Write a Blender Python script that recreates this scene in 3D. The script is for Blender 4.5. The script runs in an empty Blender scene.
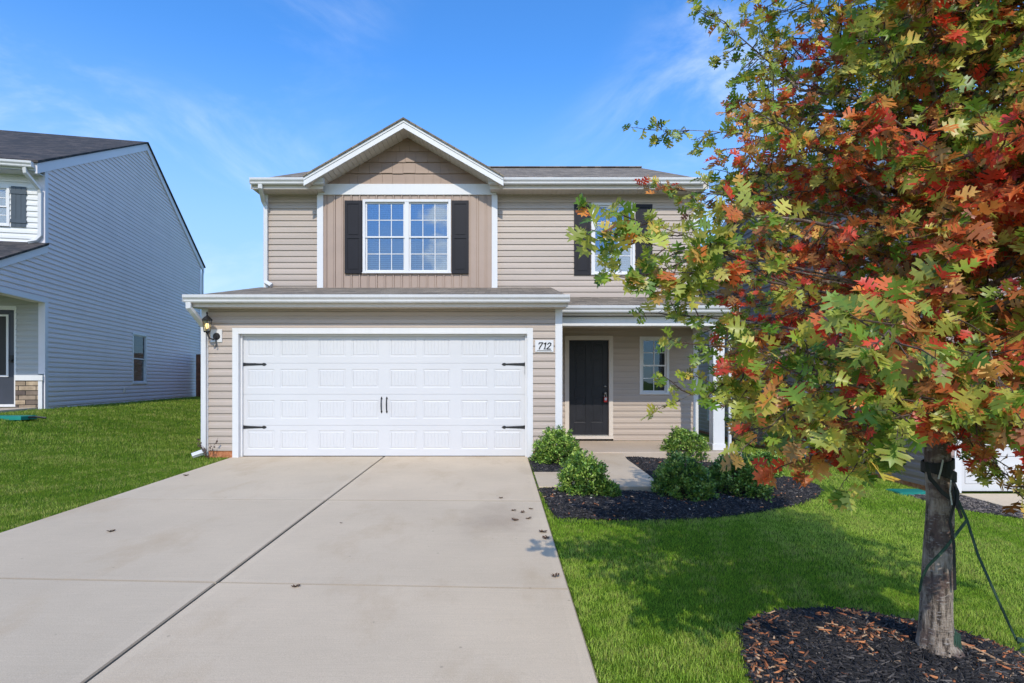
import bpy, math, random
import numpy as np
from mathutils import Vector, Matrix, noise
R = random.Random(7); NR = np.random.default_rng(7)
D2R = math.radians
sc = bpy.context.scene
COL = sc.collection
F = 545.0; HZ = 381.0; VX = 500.0; CH = 1.29
def fx(px, Y): return (px-VX)*Y/F
def fz(py, Y): return CH+(HZ-py)*Y/F

# ---------------------------------------------------------------- terrain
YG, YU, YP = 9.24, 11.65, 9.98          # garage front, upper / door wall, porch front
DXL, DXR, DXC = -4.56, 0.47, -1.98      # driveway edges and centre joint
def zd(Y): return np.where(Y < YG, (Y-YG)*0.022, 0.0)
def ground(X, Y):
    X = np.asarray(X, float); Y = np.asarray(Y, float)
    b = zd(np.maximum(Y, -14.0))
    tl = np.clip((-4.9-X)/5.2, 0, 1); tl = tl*tl*(3-2*tl)
    tr = np.clip((X-0.47)/6.3, 0, 1)**1.3
    z = b*(1-tl)+(0.66+0*b)*tl-0.45*tr-0.012
    return z
def G(px, py):
    lo, hi = 0.8, 80.0
    def f(Y): return float((CH+(HZ-py)*Y/F)-ground((px-VX)*Y/F, Y))
    for _ in range(50):
        m = (lo+hi)/2
        if f(m) > 0: lo = m
        else: hi = m
    return ((px-VX)*lo/F, lo)

# ---------------------------------------------------------------- materials
def srgb(r, g, b):
    f = lambda c: (c/255/12.92 if c/255 <= 0.04045 else ((c/255+0.055)/1.055)**2.4)
    return (f(r), f(g), f(b))
class NT:
    def __init__(s, name):
        m = bpy.data.materials.new(name); m.use_nodes = True
        s.m = m; s.t = m.node_tree; s.n = s.t.nodes; s.l = s.t.links
        s.b = s.n['Principled BSDF']; s.out = s.n['Material Output']
    def add(s, typ, **kw):
        n = s.n.new(typ)
        for k, v in kw.items():
            if k in n.inputs: n.inputs[k].default_value = v
            else: setattr(n, k, v)
        return n
    def link(s, a, b): s.l.new(a, b)
    def coord(s, scale=(1, 1, 1), kind='Object', rot=(0, 0, 0)):
        tc = s.add('ShaderNodeTexCoord'); mp = s.add('ShaderNodeMapping')
        mp.inputs['Scale'].default_value = scale; mp.inputs['Rotation'].default_value = rot
        s.link(tc.outputs[kind], mp.inputs[0]); return mp.outputs[0]
    def noise(s, vec, scale, detail=4, rough=0.55):
        n = s.add('ShaderNodeTexNoise'); n.inputs['Scale'].default_value = scale
        n.inputs['Detail'].default_value = detail; n.inputs['Roughness'].default_value = rough
        s.link(vec, n.inputs['Vector']); return n.outputs['Fac']
    def ramp(s, fac, stops):
        r = s.add('ShaderNodeValToRGB'); e = r.color_ramp.elements
        while len(e) < len(stops): e.new(0.5)
        for i, (p, c) in enumerate(stops):
            e[i].position = p; e[i].color = (c[0], c[1], c[2], 1)
        s.link(fac, r.inputs[0]); return r.outputs[0]
    def mix(s, a, b, fac, blend='MIX'):
        n = s.add('ShaderNodeMix', data_type='RGBA', blend_type=blend)
        for v, i in ((a, 6), (b, 7)):
            if isinstance(v, (tuple, list)): n.inputs[i].default_value = (*v[:3], 1)
            else: s.link(v, n.inputs[i])
        if isinstance(fac, (int, float)): n.inputs[0].default_value = fac
        else: s.link(fac, n.inputs[0])
        return n.outputs[2]
    def math(s, op, a, b=0.0):
        n = s.add('ShaderNodeMath', operation=op)
        for v, i in ((a, 0), (b, 1)):
            if isinstance(v, (int, float)): n.inputs[i].default_value = v
            else: s.link(v, n.inputs[i])
        return n.outputs[0]
    def bump(s, h, strength=0.3, dist=0.01):
        n = s.add('ShaderNodeBump'); n.inputs['Strength'].default_value = strength
        n.inputs['Distance'].default_value = dist
        s.link(h, n.inputs['Height']); s.link(n.outputs[0], s.b.inputs['Normal'])
    def col(s, c):
        if isinstance(c, (tuple, list)): s.b.inputs['Base Color'].default_value = (*c[:3], 1)
        else: s.link(c, s.b.inputs['Base Color'])
    def rough(s, v): s.b.inputs['Roughness'].default_value = v

def painted(name, c, var=0.06, rough=0.45, scale=1.2, dirt=0.0, bump=0.0, metal=0.0):
    t = NT(name); v = t.coord()
    n = t.noise(v, scale, 5, 0.6)
    lo = tuple(x*(1-var*1.6) for x in c); hi = tuple(min(1, x*(1+var)) for x in c)
    cc = t.ramp(n, [(0.3, lo), (0.7, hi)])
    if dirt:
        n2 = t.noise(t.coord((9, 9, 1.2)), 2.0, 6, 0.7)
        f = t.math('MULTIPLY', t.ramp(n2, [(0.5, (0, 0, 0)), (0.8, (1, 1, 1))]), dirt)
        cc = t.mix(cc, tuple(x*0.55 for x in c), f)
    t.col(cc); t.rough(rough); t.b.inputs['Metallic'].default_value = metal
    if bump:
        t.bump(t.noise(v, 60, 3), bump, 0.004)
    return t.m

def siding_mat(name, c, streak=0.08):
    t = NT(name)
    a = t.noise(t.coord((0.25, 0.25, 7.9)), 1.0, 2, 0.5)      # tone changes from course to course
    b = t.noise(t.coord((1.2, 1.2, 1.2)), 1.0, 5, 0.6)
    g = t.noise(t.coord((2, 2, 40)), 6.0, 4, 0.6)             # wood grain
    cc = t.ramp(a, [(0.3, tuple(x*(1-streak) for x in c)), (0.7, tuple(x*(1+streak) for x in c))])
    cc = t.mix(cc, tuple(x*0.8 for x in c), t.ramp(b, [(0.5, (0, 0, 0)), (0.85, (0.5, 0.5, 0.5))]))
    t.col(cc); t.rough(0.5); t.bump(g, 0.18, 0.004)
    return t.m

def shingle_mat(name, ca, cb, cc_, swap=False):
    t = NT(name)
    v = t.coord(rot=(0, 0, D2R(90)) if swap else (0, 0, 0))
    def brick(w, h, mort):
        br = t.add('ShaderNodeTexBrick'); br.offset = 0.37
        br.inputs['Scale'].default_value = 1.0
        br.inputs['Brick Width'].default_value = w; br.inputs['Row Height'].default_value = h
        br.inputs['Mortar Size'].default_value = mort; br.inputs['Bias'].default_value = 0.1
        br.inputs['Color1'].default_value = (0, 0, 0, 1); br.inputs['Color2'].default_value = (1, 1, 1, 1)
        br.inputs['Mortar'].default_value = (0, 0, 0, 1)
        t.link(v, br.inputs['Vector']); return br
    b1 = brick(0.21, 0.13, 0.006)
    col = t.ramp(b1.outputs['Color'], [(0.0, cb), (0.5, ca), (1.0, cc_)])
    n = t.noise(t.coord(), 2.2, 5, 0.6)
    col = t.mix(col, tuple(x*0.6 for x in ca), t.ramp(n, [(0.45, (0, 0, 0)), (0.8, (0.6, 0.6, 0.6))]))
    gr = t.noise(t.coord(), 180, 2)
    col = t.mix(col, t.ramp(gr, [(0.35, (0.5, 0.5, 0.5)), (0.65, (1.3, 1.25, 1.2))]), 0.6, 'MULTIPLY')
    t.col(col); t.rough(0.95)
    t.bump(t.math('ADD', b1.outputs['Color'], t.math('MULTIPLY', b1.outputs['Fac'], -1.0)), 0.6, 0.012)
    return t.m

def attr_mat(name, rough=0.55, trans=0.3, spec=0.4, mul=(1, 1, 1)):
    t = NT(name)
    a = t.add('ShaderNodeAttribute', attribute_name='tint')
    c = a.outputs['Color']
    if mul != (1, 1, 1): c = t.mix(c, mul, 1.0, 'MULTIPLY')
    t.col(c); t.rough(rough); t.b.inputs['Specular IOR Level'].default_value = spec
    if trans:
        tr = t.add('ShaderNodeBsdfTranslucent'); t.link(c, tr.inputs[0])
        mx = t.add('ShaderNodeMixShader'); mx.inputs[0].default_value = trans
        t.link(t.b.outputs[0], mx.inputs[1]); t.link(tr.outputs[0], mx.inputs[2])
        t.link(mx.outputs[0], t.out.inputs[0])
    return t.m

def glass_mat(name, refl=0.23, tint=(0.58, 0.68, 0.80)):
    t = NT(name)
    tr = t.add('ShaderNodeBsdfTransparent'); tr.inputs[0].default_value = (*tint, 1)
    gl = t.add('ShaderNodeBsdfGlossy'); gl.inputs['Roughness'].default_value = 0.01
    gl.inputs['Color'].default_value = (0.72, 0.86, 1, 1)
    bp = t.add('ShaderNodeBump'); bp.inputs['Strength'].default_value = 0.12; bp.inputs['Distance'].default_value = 0.02
    t.link(t.noise(t.coord(), 2.2, 1), bp.inputs['Height']); t.link(bp.outputs[0], gl.inputs['Normal'])
    mx = t.add('ShaderNodeMixShader'); mx.inputs[0].default_value = refl
    t.link(tr.outputs[0], mx.inputs[1]); t.link(gl.outputs[0], mx.inputs[2]); t.link(mx.outputs[0], t.out.inputs[0])
    return t.m

M = {}
M['tan'] = siding_mat('tan_vinyl_siding', (0.45, 0.375, 0.315))
M['tan_board'] = painted('tan_board_siding', (0.385, 0.285, 0.225), 0.05, 0.5, 1.5)
M['shake'] = siding_mat('brown_shake', (0.30, 0.205, 0.15), 0.1)
M['white'] = painted('white_trim', (0.70, 0.70, 0.70), 0.03, 0.4, 1.0, dirt=0.12)
M['cream'] = painted('cream_trim', (0.66, 0.59, 0.52), 0.04, 0.45, 1.0)
M['door_white'] = painted('garage_door_white', (0.62, 0.62, 0.625), 0.02, 0.45, 0.8, bump=0.06)
M['gutter'] = painted('gutter_white', (0.64, 0.64, 0.64), 0.05, 0.35, 0.6, dirt=0.25)
M['soffit'] = painted('soffit_vinyl', (0.62, 0.56, 0.49), 0.04, 0.5)
M['charcoal'] = painted('charcoal_paint', (0.024, 0.025, 0.031), 0.1, 0.36, 3)
M['shutter'] = painted('charcoal_shutter', (0.010, 0.0095, 0.014), 0.1, 0.5, 3)
M['black'] = painted('black_iron', (0.012, 0.012, 0.013), 0.1, 0.5, 8)
M['chrome'] = painted('satin_nickel', (0.6, 0.58, 0.54), 0.05, 0.3, 8, metal=1.0)
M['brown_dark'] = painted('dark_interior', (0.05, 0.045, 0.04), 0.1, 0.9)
M['blind'] = painted('white_blind', (0.42, 0.47, 0.52), 0.04, 0.5)
M['glass'] = glass_mat('window_glass')
M['glass_dark'] = glass_mat('shaded_window_glass', 0.09, (0.5, 0.5, 0.5))
M['shingle'] = shingle_mat('brown_shingle', (0.205, 0.168, 0.125), (0.13, 0.108, 0.082), (0.30, 0.25, 0.19))
M['shingle_s'] = shingle_mat('brown_shingle_side', (0.205, 0.168, 0.125), (0.13, 0.108, 0.082), (0.30, 0.25, 0.19), True)
M['shingle_d'] = shingle_mat('grey_shingle', (0.045, 0.042, 0.042), (0.028, 0.027, 0.028), (0.09, 0.075, 0.068))
for k_ in ('shutter', 'charcoal'): M[k_].node_tree.nodes['Principled BSDF'].inputs['Specular IOR Level'].default_value = 0.28
M['red'] = painted('red_plastic', (0.5, 0.02, 0.02), 0.05, 0.4)
M['blue_side'] = siding_mat('grey_blue_siding', (0.78, 0.68, 0.67), 0.04)
M['blue_trim'] = painted('pale_blue_trim', (0.74, 0.70, 0.72), 0.03, 0.45)
M['white_side'] = siding_mat('white_siding', (0.72, 0.72, 0.71), 0.03)
M['grey_side'] = siding_mat('grey_entry_siding', (0.42, 0.42, 0.41), 0.03)
M['slate_shutter'] = painted('slate_shutter', (0.055, 0.075, 0.095), 0.08, 0.5, 3)
M['navy'] = painted('slate_door', (0.035, 0.042, 0.06), 0.08, 0.45, 3)
M['taupe'] = siding_mat('taupe_siding', (0.34, 0.25, 0.22), 0.06)
M['wood_fence'] = painted('cedar_fence', (0.22, 0.09, 0.045), 0.3, 0.8, 5)
M['teal'] = painted('teal_plastic', (0.01, 0.22, 0.17), 0.1, 0.45, 4)
M['strap'] = painted('green_webbing', (0.018, 0.055, 0.032), 0.2, 0.8, 14)
M['strap_black'] = painted('black_webbing', (0.012, 0.014, 0.013), 0.2, 0.7, 14)
M['strap_white'] = painted('pale_cord', (0.6, 0.6, 0.55), 0.05, 0.7, 14)
M['stake'] = painted('raw_wood', (0.50, 0.29, 0.15), 0.25, 0.8, 10, bump=0.3)
M['green_glass'] = painted('green_blind', (0.12, 0.36, 0.20), 0.15, 0.3, 4)

def brick_mat():
    t = NT('foundation_clay'); v = t.coord()
    c = t.ramp(t.noise(v, 14, 5, 0.7), [(0.25, (0.20, 0.06, 0.025)), (0.5, (0.46, 0.17, 0.07)), (0.8, (0.58, 0.30, 0.17))])
    t.col(c); t.rough(0.9); t.bump(t.noise(v, 40, 4), 0.5, 0.01); return t.m
M['clay'] = brick_mat()
def concrete(name, base=(0.585, 0.475, 0.34), stain=1.0):
    t = NT(name); v = t.coord()
    c = t.ramp(t.noise(v, 0.55, 6, 0.62), [(0.3, tuple(x*0.90 for x in base)), (0.7, tuple(x*1.07 for x in base))])
    at = t.add('ShaderNodeAttribute', attribute_name='tint')
    c = t.mix(c, at.outputs['Color'], 1.0, 'MULTIPLY')
    # brush strokes across the slab
    br = t.noise(t.coord((1.2, 60, 1)), 3.0, 3, 0.6)
    c = t.mix(c, t.ramp(br, [(0.3, (0.93, 0.93, 0.93)), (0.7, (1.04, 1.04, 1.04))]), 0.8, 'MULTIPLY')
    # brown water stains near the bed corner and elsewhere
    s = t.ramp(t.noise(t.coord((1.6, 0.8, 1)), 0.9, 5, 0.65), [(0.52, (0, 0, 0)), (0.78, (1, 1, 1))])
    c = t.mix(c, tuple(x*y for x, y in zip(base, (0.80, 0.74, 0.66))), t.math('MULTIPLY', s, 0.85*stain))
    # rusty patch beside the bed
    tc = t.add('ShaderNodeTexCoord'); mp = t.add('ShaderNodeMapping')
    mp.vector_type = 'TEXTURE'; mp.inputs['Location'].default_value = (-0.02, 5.5, 0); mp.inputs['Scale'].default_value = (0.75, 1.3, 1)
    t.link(tc.outputs['Object'], mp.inputs[0])
    ln = t.add('ShaderNodeVectorMath', operation='LENGTH'); t.link(mp.outputs[0], ln.inputs[0])
    w = t.math('ADD', ln.outputs['Value'], t.math('MULTIPLY', t.noise(v, 2.2, 5), 0.9))
    pf = t.ramp(w, [(0.55, (1, 1, 1)), (1.35, (0, 0, 0))])
    c = t.mix(c, (0.33, 0.25, 0.18), t.math('MULTIPLY', pf, 0.45*stain))
    # fine speckle
    sp = t.noise(v, 220, 2, 0.6)
    c = t.mix(c, t.ramp(sp, [(0.35, (0.80, 0.79, 0.78)), (0.62, (1.08, 1.08, 1.08))]), 0.6, 'MULTIPLY')
    pits = t.add('ShaderNodeTexVoronoi'); pits.inputs['Scale'].default_value = 5.0; t.link(v, pits.inputs['Vector'])
    pm = t.ramp(pits.outputs['Distance'], [(0.03, (1, 1, 1)), (0.06, (0, 0, 0))])
    c = t.mix(c, tuple(x*0.4 for x in base), t.math('MULTIPLY', pm, 0.5))
    t.col(c); t.rough(0.85); t.b.inputs['Specular IOR Level'].default_value = 0.3
    t.bump(t.math('ADD', t.noise(v, 90, 4), t.math('MULTIPLY', br, 0.5)), 0.22, 0.006)
    return t.m
M['concrete'] = concrete('driveway_concrete')
M['porch_concrete'] = concrete('porch_concrete', (0.55, 0.45, 0.35), 0.3)
def soil_mat(name, a, b, scale=12):
    t = NT(name); v = t.coord()
    c = t.ramp(t.noise(v, scale, 6, 0.7), [(0.3, a), (0.7, b)])
    t.col(c); t.rough(0.95); t.bump(t.noise(v, scale*4, 5), 0.7, 0.02); return t.m
M['soil'] = soil_mat('joint_dirt', (0.02, 0.017, 0.014), (0.06, 0.05, 0.04), 30)
M['mulch_base'] = soil_mat('mulch_soil', (0.006, 0.006, 0.007), (0.025, 0.022, 0.022), 20)
def lawn_mat():
    t = NT('lawn_ground'); v = t.coord()
    a = t.ramp(t.noise(v, 1.1, 6, 0.65), [(0.3, (0.07, 0.13, 0.010)), (0.55, (0.13, 0.20, 0.018)), (0.75, (0.22, 0.25, 0.04))])
    b = t.ramp(t.noise(v, 55, 5, 0.75), [(0.3, (0.35, 0.4, 0.3)), (0.6, (1.15, 1.15, 1.0)), (0.8, (1.7, 1.5, 1.5))])
    t.col(t.mix(a, b, 0.9, 'MULTIPLY')); t.rough(0.95); t.b.inputs['Specular IOR Level'].default_value = 0.1
    t.bump(t.noise(v, 70, 5), 0.9, 0.03); return t.m
M['lawn'] = lawn_mat()
def bark_mat():
    t = NT('oak_bark'); v = t.coord()
    hb = t.noise(t.coord((16, 16, 70)), 1.5, 4, 0.6)      # thin horizontal lenticels
    vb = t.noise(t.coord((30, 30, 5)), 1.3, 7, 0.72)   # vertical fissures
    big = t.noise(v, 5, 4, 0.6)
    c = t.ramp(vb, [(0.40, (0.07, 0.052, 0.04)), (0.48, (0.30, 0.235, 0.18)), (0.62, (0.52, 0.43, 0.35))])
    c = t.mix(c, (0.14, 0.09, 0.078), t.ramp(big, [(0.50, (0, 0, 0)), (0.56, (0.85, 0.85, 0.85))]))
    c = t.mix(c, (0.42, 0.38, 0.35), t.ramp(hb, [(0.60, (0, 0, 0)), (0.66, (0.85, 0.85, 0.85))]))
    t.col(c); t.rough(0.9)
    t.bump(t.math('ADD', vb, t.math('MULTIPLY', hb, 0.4)), 1.0, 0.03); return t.m
M['bark'] = bark_mat()
M['twig'] = painted('twig_bark', (0.09, 0.055, 0.04), 0.2, 0.8, 20)
M['leaf'] = attr_mat('oak_leaf', 0.38, 0.42, 0.5)
M['shrub_leaf'] = attr_mat('shrub_leaf', 0.38, 0.2, 0.5)
M['grass'] = attr_mat('grass_blade', 0.7, 0.4, 0.1)
M['chip'] = attr_mat('mulch_chip', 0.75, 0.0, 0.35)
M['dead'] = attr_mat('dead_leaf', 0.8, 0.0, 0.2)
def stone_mat():
    t = NT('ledge_stone')
    br = t.add('ShaderNodeTexBrick'); br.offset = 0.4; br.inputs['Scale'].default_value = 1.0
    br.inputs['Brick Width'].default_value = 0.34; br.inputs['Row Height'].default_value = 0.105
    br.inputs['Mortar Size'].default_value = 0.008; br.inputs['Mortar'].default_value = (0.02, 0.018, 0.015, 1)
    br.inputs['Color1'].default_value = (0.10, 0.08, 0.075, 1); br.inputs['Color2'].default_value = (0.50, 0.40, 0.28, 1)
    sw = t.add('ShaderNodeSeparateXYZ'); cb = t.add('ShaderNodeCombineXYZ'); tc = t.add('ShaderNodeTexCoord')
    t.link(tc.outputs['Object'], sw.inputs[0]); t.link(sw.outputs[0], cb.inputs[0]); t.link(sw.outputs[2], cb.inputs[1])
    t.link(cb.outputs[0], br.inputs['Vector'])
    c = t.mix(br.outputs['Color'], t.ramp(t.noise(t.coord(), 9, 5), [(0.3, (0.6, 0.55, 0.5)), (0.7, (1.2, 1.15, 1.1))]), 0.8, 'MULTIPLY')
    t.col(c); t.rough(0.9); t.bump(br.outputs['Fac'], -0.8, 0.02); return t.m
M['stone'] = stone_mat()
def bulb_mat():
    t = NT('lit_bulb'); t.col((0.9, 0.8, 0.6)); t.b.inputs['Emission Color'].default_value = (1, 0.72, 0.35, 1)
    t.b.inputs['Emission Strength'].default_value = 2.2; return t.m
M['bulb'] = bulb_mat()
M['lantern_glass'] = glass_mat('lantern_glass', 0.12, (0.85, 0.78, 0.62))

# ---------------------------------------------------------------- mesh helpers
ROOT = {}
def frame(o, u):
    u = Vector((u[0], u[1], 0)).normalized(); w = Vector((-u.y, u.x, 0))
    return Matrix(((u.x, w.x, 0, o[0]), (u.y, w.y, 0, o[1]), (0, 0, 1, o[2] if len(o) > 2 else 0), (0, 0, 0, 1)))
class MB:
    def __init__(s, Mx=None): s.v = []; s.f = []; s.M = Mx
    def p(s, pts):
        k = len(s.v)
        for q in pts:
            q = Vector(q)
            s.v.append(tuple(s.M @ q) if s.M is not None else tuple(q))
        return k
    def face(s, pts):
        k = s.p(pts); s.f.append(tuple(range(k, k+len(pts))))
    def box(s, x0, x1, y0, y1, z0, z1):
        if x0 > x1: x0, x1 = x1, x0
        if y0 > y1: y0, y1 = y1, y0
        if z0 > z1: z0, z1 = z1, z0
        k = s.p([(x0, y0, z0), (x1, y0, z0), (x1, y1, z0), (x0, y1, z0), (x0, y0, z1), (x1, y0, z1), (x1, y1, z1), (x0, y1, z1)])
        for a in ((0, 3, 2, 1), (4, 5, 6, 7), (0, 1, 5, 4), (1, 2, 6, 5), (2, 3, 7, 6), (3, 0, 4, 7)):
            s.f.append(tuple(k+i for i in a))
    def prism(s, poly, vec):
        n = len(poly); k = s.p(poly); s.p([Vector(q)+Vector(vec) for q in poly])
        s.f.append(tuple(k+i for i in range(n))[::-1]); s.f.append(tuple(k+n+i for i in range(n)))
        for i in range(n):
            j = (i+1) % n; s.f.append((k+i, k+j, k+n+j, k+n+i))
    def tube(s, pts, rads, seg=8, cap=True):
        pts = [Vector(q) for q in pts]; rings = []
        if not hasattr(rads, '__len__'): rads = [rads]*len(pts)
        ref = Vector((0.31, 0.17, 0.93))
        for i, q in enumerate(pts):
            d = (pts[min(i+1, len(pts)-1)]-pts[max(i-1, 0)]).normalized()
            a = d.cross(ref)
            if a.length < 0.05: a = d.cross(Vector((1, 0, 0)))
            a.normalize(); b = d.cross(a)
            rings.append(s.p([q+rads[i]*(math.cos(2*math.pi*k/seg)*a+math.sin(2*math.pi*k/seg)*b) for k in range(seg)]))
        for i in range(len(rings)-1):
            for k in range(seg):
                j = (k+1) % seg; s.f.append((rings[i]+k, rings[i]+j, rings[i+1]+j, rings[i+1]+k))
        if cap:
            s.f.append(tuple(rings[0]+k for k in range(seg))[::-1]); s.f.append(tuple(rings[-1]+k for k in range(seg)))
    def lathe(s, c, prof, seg=14):
        c = Vector(c); rings = []
        for r, z in prof:
            rings.append(s.p([c+Vector((r*math.cos(2*math.pi*k/seg), r*math.sin(2*math.pi*k/seg), z)) for k in range(seg)]))
        for i in range(len(rings)-1):
            for k in range(seg):
                j = (k+1) % seg; s.f.append((rings[i]+k, rings[i]+j, rings[i+1]+j, rings[i+1]+k))
        s.f.append(tuple(rings[0]+k for k in range(seg))[::-1]); s.f.append(tuple(rings[-1]+k for k in range(seg)))
    def build(s, name, mat, parent=None, smooth=False, bevel=0.0, local=False):
        me = bpy.data.meshes.new(name); vs = s.v
        if parent is not None and not local:
            inv = ROOT[parent.name].inverted(); vs = [tuple(inv @ Vector(q)) for q in vs]
        me.from_pydata(vs, [], s.f); me.update()
        me.materials.append(mat)
        o = bpy.data.objects.new(name, me); COL.objects.link(o)
        if smooth: me.polygons.foreach_set('use_smooth', [True]*len(me.polygons))
        if parent is not None:
            o.parent = parent; ROOT[o.name] = ROOT[parent.name]
        else: ROOT[o.name] = Matrix.Identity(4)
        if bevel:
            b = o.modifiers.new('bevel', 'BEVEL'); b.width = bevel; b.segments = 2; b.limit_method = 'ANGLE'
        return o
def tag(o, label=None, cat=None, group=None, kind=None):
    if label: o['label'] = label
    if cat: o['category'] = cat
    if group: o['group'] = group
    if kind: o['kind'] = kind
    return o
def empty(name, loc, rz=0.0, **kw):
    o = bpy.data.objects.new(name, None); COL.objects.link(o)
    o.location = loc; o.rotation_euler = (0, 0, rz); o.empty_display_size = 0.2
    ROOT[o.name] = Matrix.Translation(loc) @ Matrix.Rotation(rz, 4, 'Z')
    return tag(o, **kw)
def np_mesh(name, V, polys_n, idx, mat, parent=None, tint=None, smooth=False):
    """V (n,3); polys_n: array of verts per face; idx: flat loop vertex indices; tint (n,3) per vertex"""
    me = bpy.data.meshes.new(name)
    me.vertices.add(len(V)); me.vertices.foreach_set('co', np.asarray(V, np.float32).ravel())
    me.loops.add(len(idx)); me.loops.foreach_set('vertex_index', np.asarray(idx, np.int32))
    me.polygons.add(len(polys_n)); st = np.concatenate([[0], np.cumsum(polys_n)[:-1]])
    me.polygons.foreach_set('loop_start', st.astype(np.int32))
    if smooth: me.polygons.foreach_set('use_smooth', np.ones(len(polys_n), bool))
    me.update(calc_edges=True)
    if tint is not None:
        a = me.color_attributes.new('tint', 'FLOAT_COLOR', 'POINT')
        c = np.ones((len(V), 4), np.float32); c[:, :3] = tint; a.data.foreach_set('color', c.ravel())
    me.materials.append(mat)
    o = bpy.data.objects.new(name, me); COL.objects.link(o)
    if parent is not None: o.parent = parent; ROOT[o.name] = ROOT[parent.name]
    else: ROOT[o.name] = Matrix.Identity(4)
    return o
def set_tint(o, cols):
    """cols: one colour per polygon"""
    me = o.data; a = me.color_attributes.new('tint', 'FLOAT_COLOR', 'CORNER')
    out = []
    for p_, c in zip(me.polygons, cols):
        for _ in range(p_.loop_total): out += [c[0], c[1], c[2], 1.0]
    a.data.foreach_set('color', out)
def inpoly(px, py, poly):
    px = np.asarray(px); py = np.asarray(py); r = np.zeros(px.shape, bool); n = len(poly)
    for i in range(n):
        x1, y1 = poly[i]; x2, y2 = poly[(i+1) % n]
        if y1 == y2: continue
        c = ((y1 > py) != (y2 > py)) & (px < (x2-x1)*(py-y1)/(y2-y1)+x1)
        r ^= c
    return r

# siding in wall frame: x along wall, -y outward, z up
def siding(mb, z0, z1, ua, ub, openings=(), course=0.127, d=0.021, zbase=None, extra=()):
    A = ua if callable(ua) else (lambda z: ua)
    B = ub if callable(ub) else (lambda z: ub)
    zb = z0 if zbase is None else zbase
    prof = [(0, d), (0.5, d*0.82), (0.60, d*0.35), (1.0, 0.001)]
    def off(z, up):
        t = ((z-zb)/course) % 1.0
        if up and t > 0.9995: t = 0.0
        if not up and t < 0.0005: t = 1.0
        for (a, va), (b, vb) in zip(prof, prof[1:]):
            if t <= b+1e-9: return va+(vb-va)*(t-a)/(b-a)
        return prof[-1][1]
    zs = {round(z0, 5), round(z1, 5)}
    k = math.floor((z0-zb)/course)-1
    while zb+k*course < z1:
        for a, _ in prof[:-1]:
            z = zb+(k+a)*course
            if z0 < z < z1: zs.add(round(z, 5))
        k += 1
    for o in openings:
        for z in (o[2], o[3]):
            if z0 < z < z1: zs.add(round(z, 5))
    for z in extra: zs.add(round(z, 5))
    zs = sorted(zs); zs = [z for i, z in enumerate(zs) if i == 0 or z-zs[i-1] > 0.0006]
    def spans(zm):
        cuts = sorted([(o[0], o[1]) for o in openings if o[2] < zm < o[3]])
        out = []; cur = ('A', None)
        for a, b in cuts:
            out.append((cur, ('C', a))); cur = ('C', b)
        out.append((cur, ('B', None))); return out
    val = lambda e, z: A(z) if e[0] == 'A' else B(z) if e[0] == 'B' else e[1]
    for za, zc in zip(zs, zs[1:]):
        oa, oc = off(za, True), off(zc, False)
        zm = (za+zc)/2
        for l, r in spans(zm):
            xa0, xb0, xa1, xb1 = val(l, za), val(r, za), val(l, zc), val(r, zc)
            if xb0-xa0 < 0.002 and xb1-xa1 < 0.002: continue
            mb.face([(xa0, -oa, za), (xb0, -oa, za), (xb1, -oc, zc), (xa1, -oc, zc)])
            t = ((za-zb)/course) % 1.0
            if t < 0.003 or t > 0.997:
                mb.face([(xa0, 0.0, za), (xb0, 0.0, za), (xb0, -d, za), (xa0, -d, za)])

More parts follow.
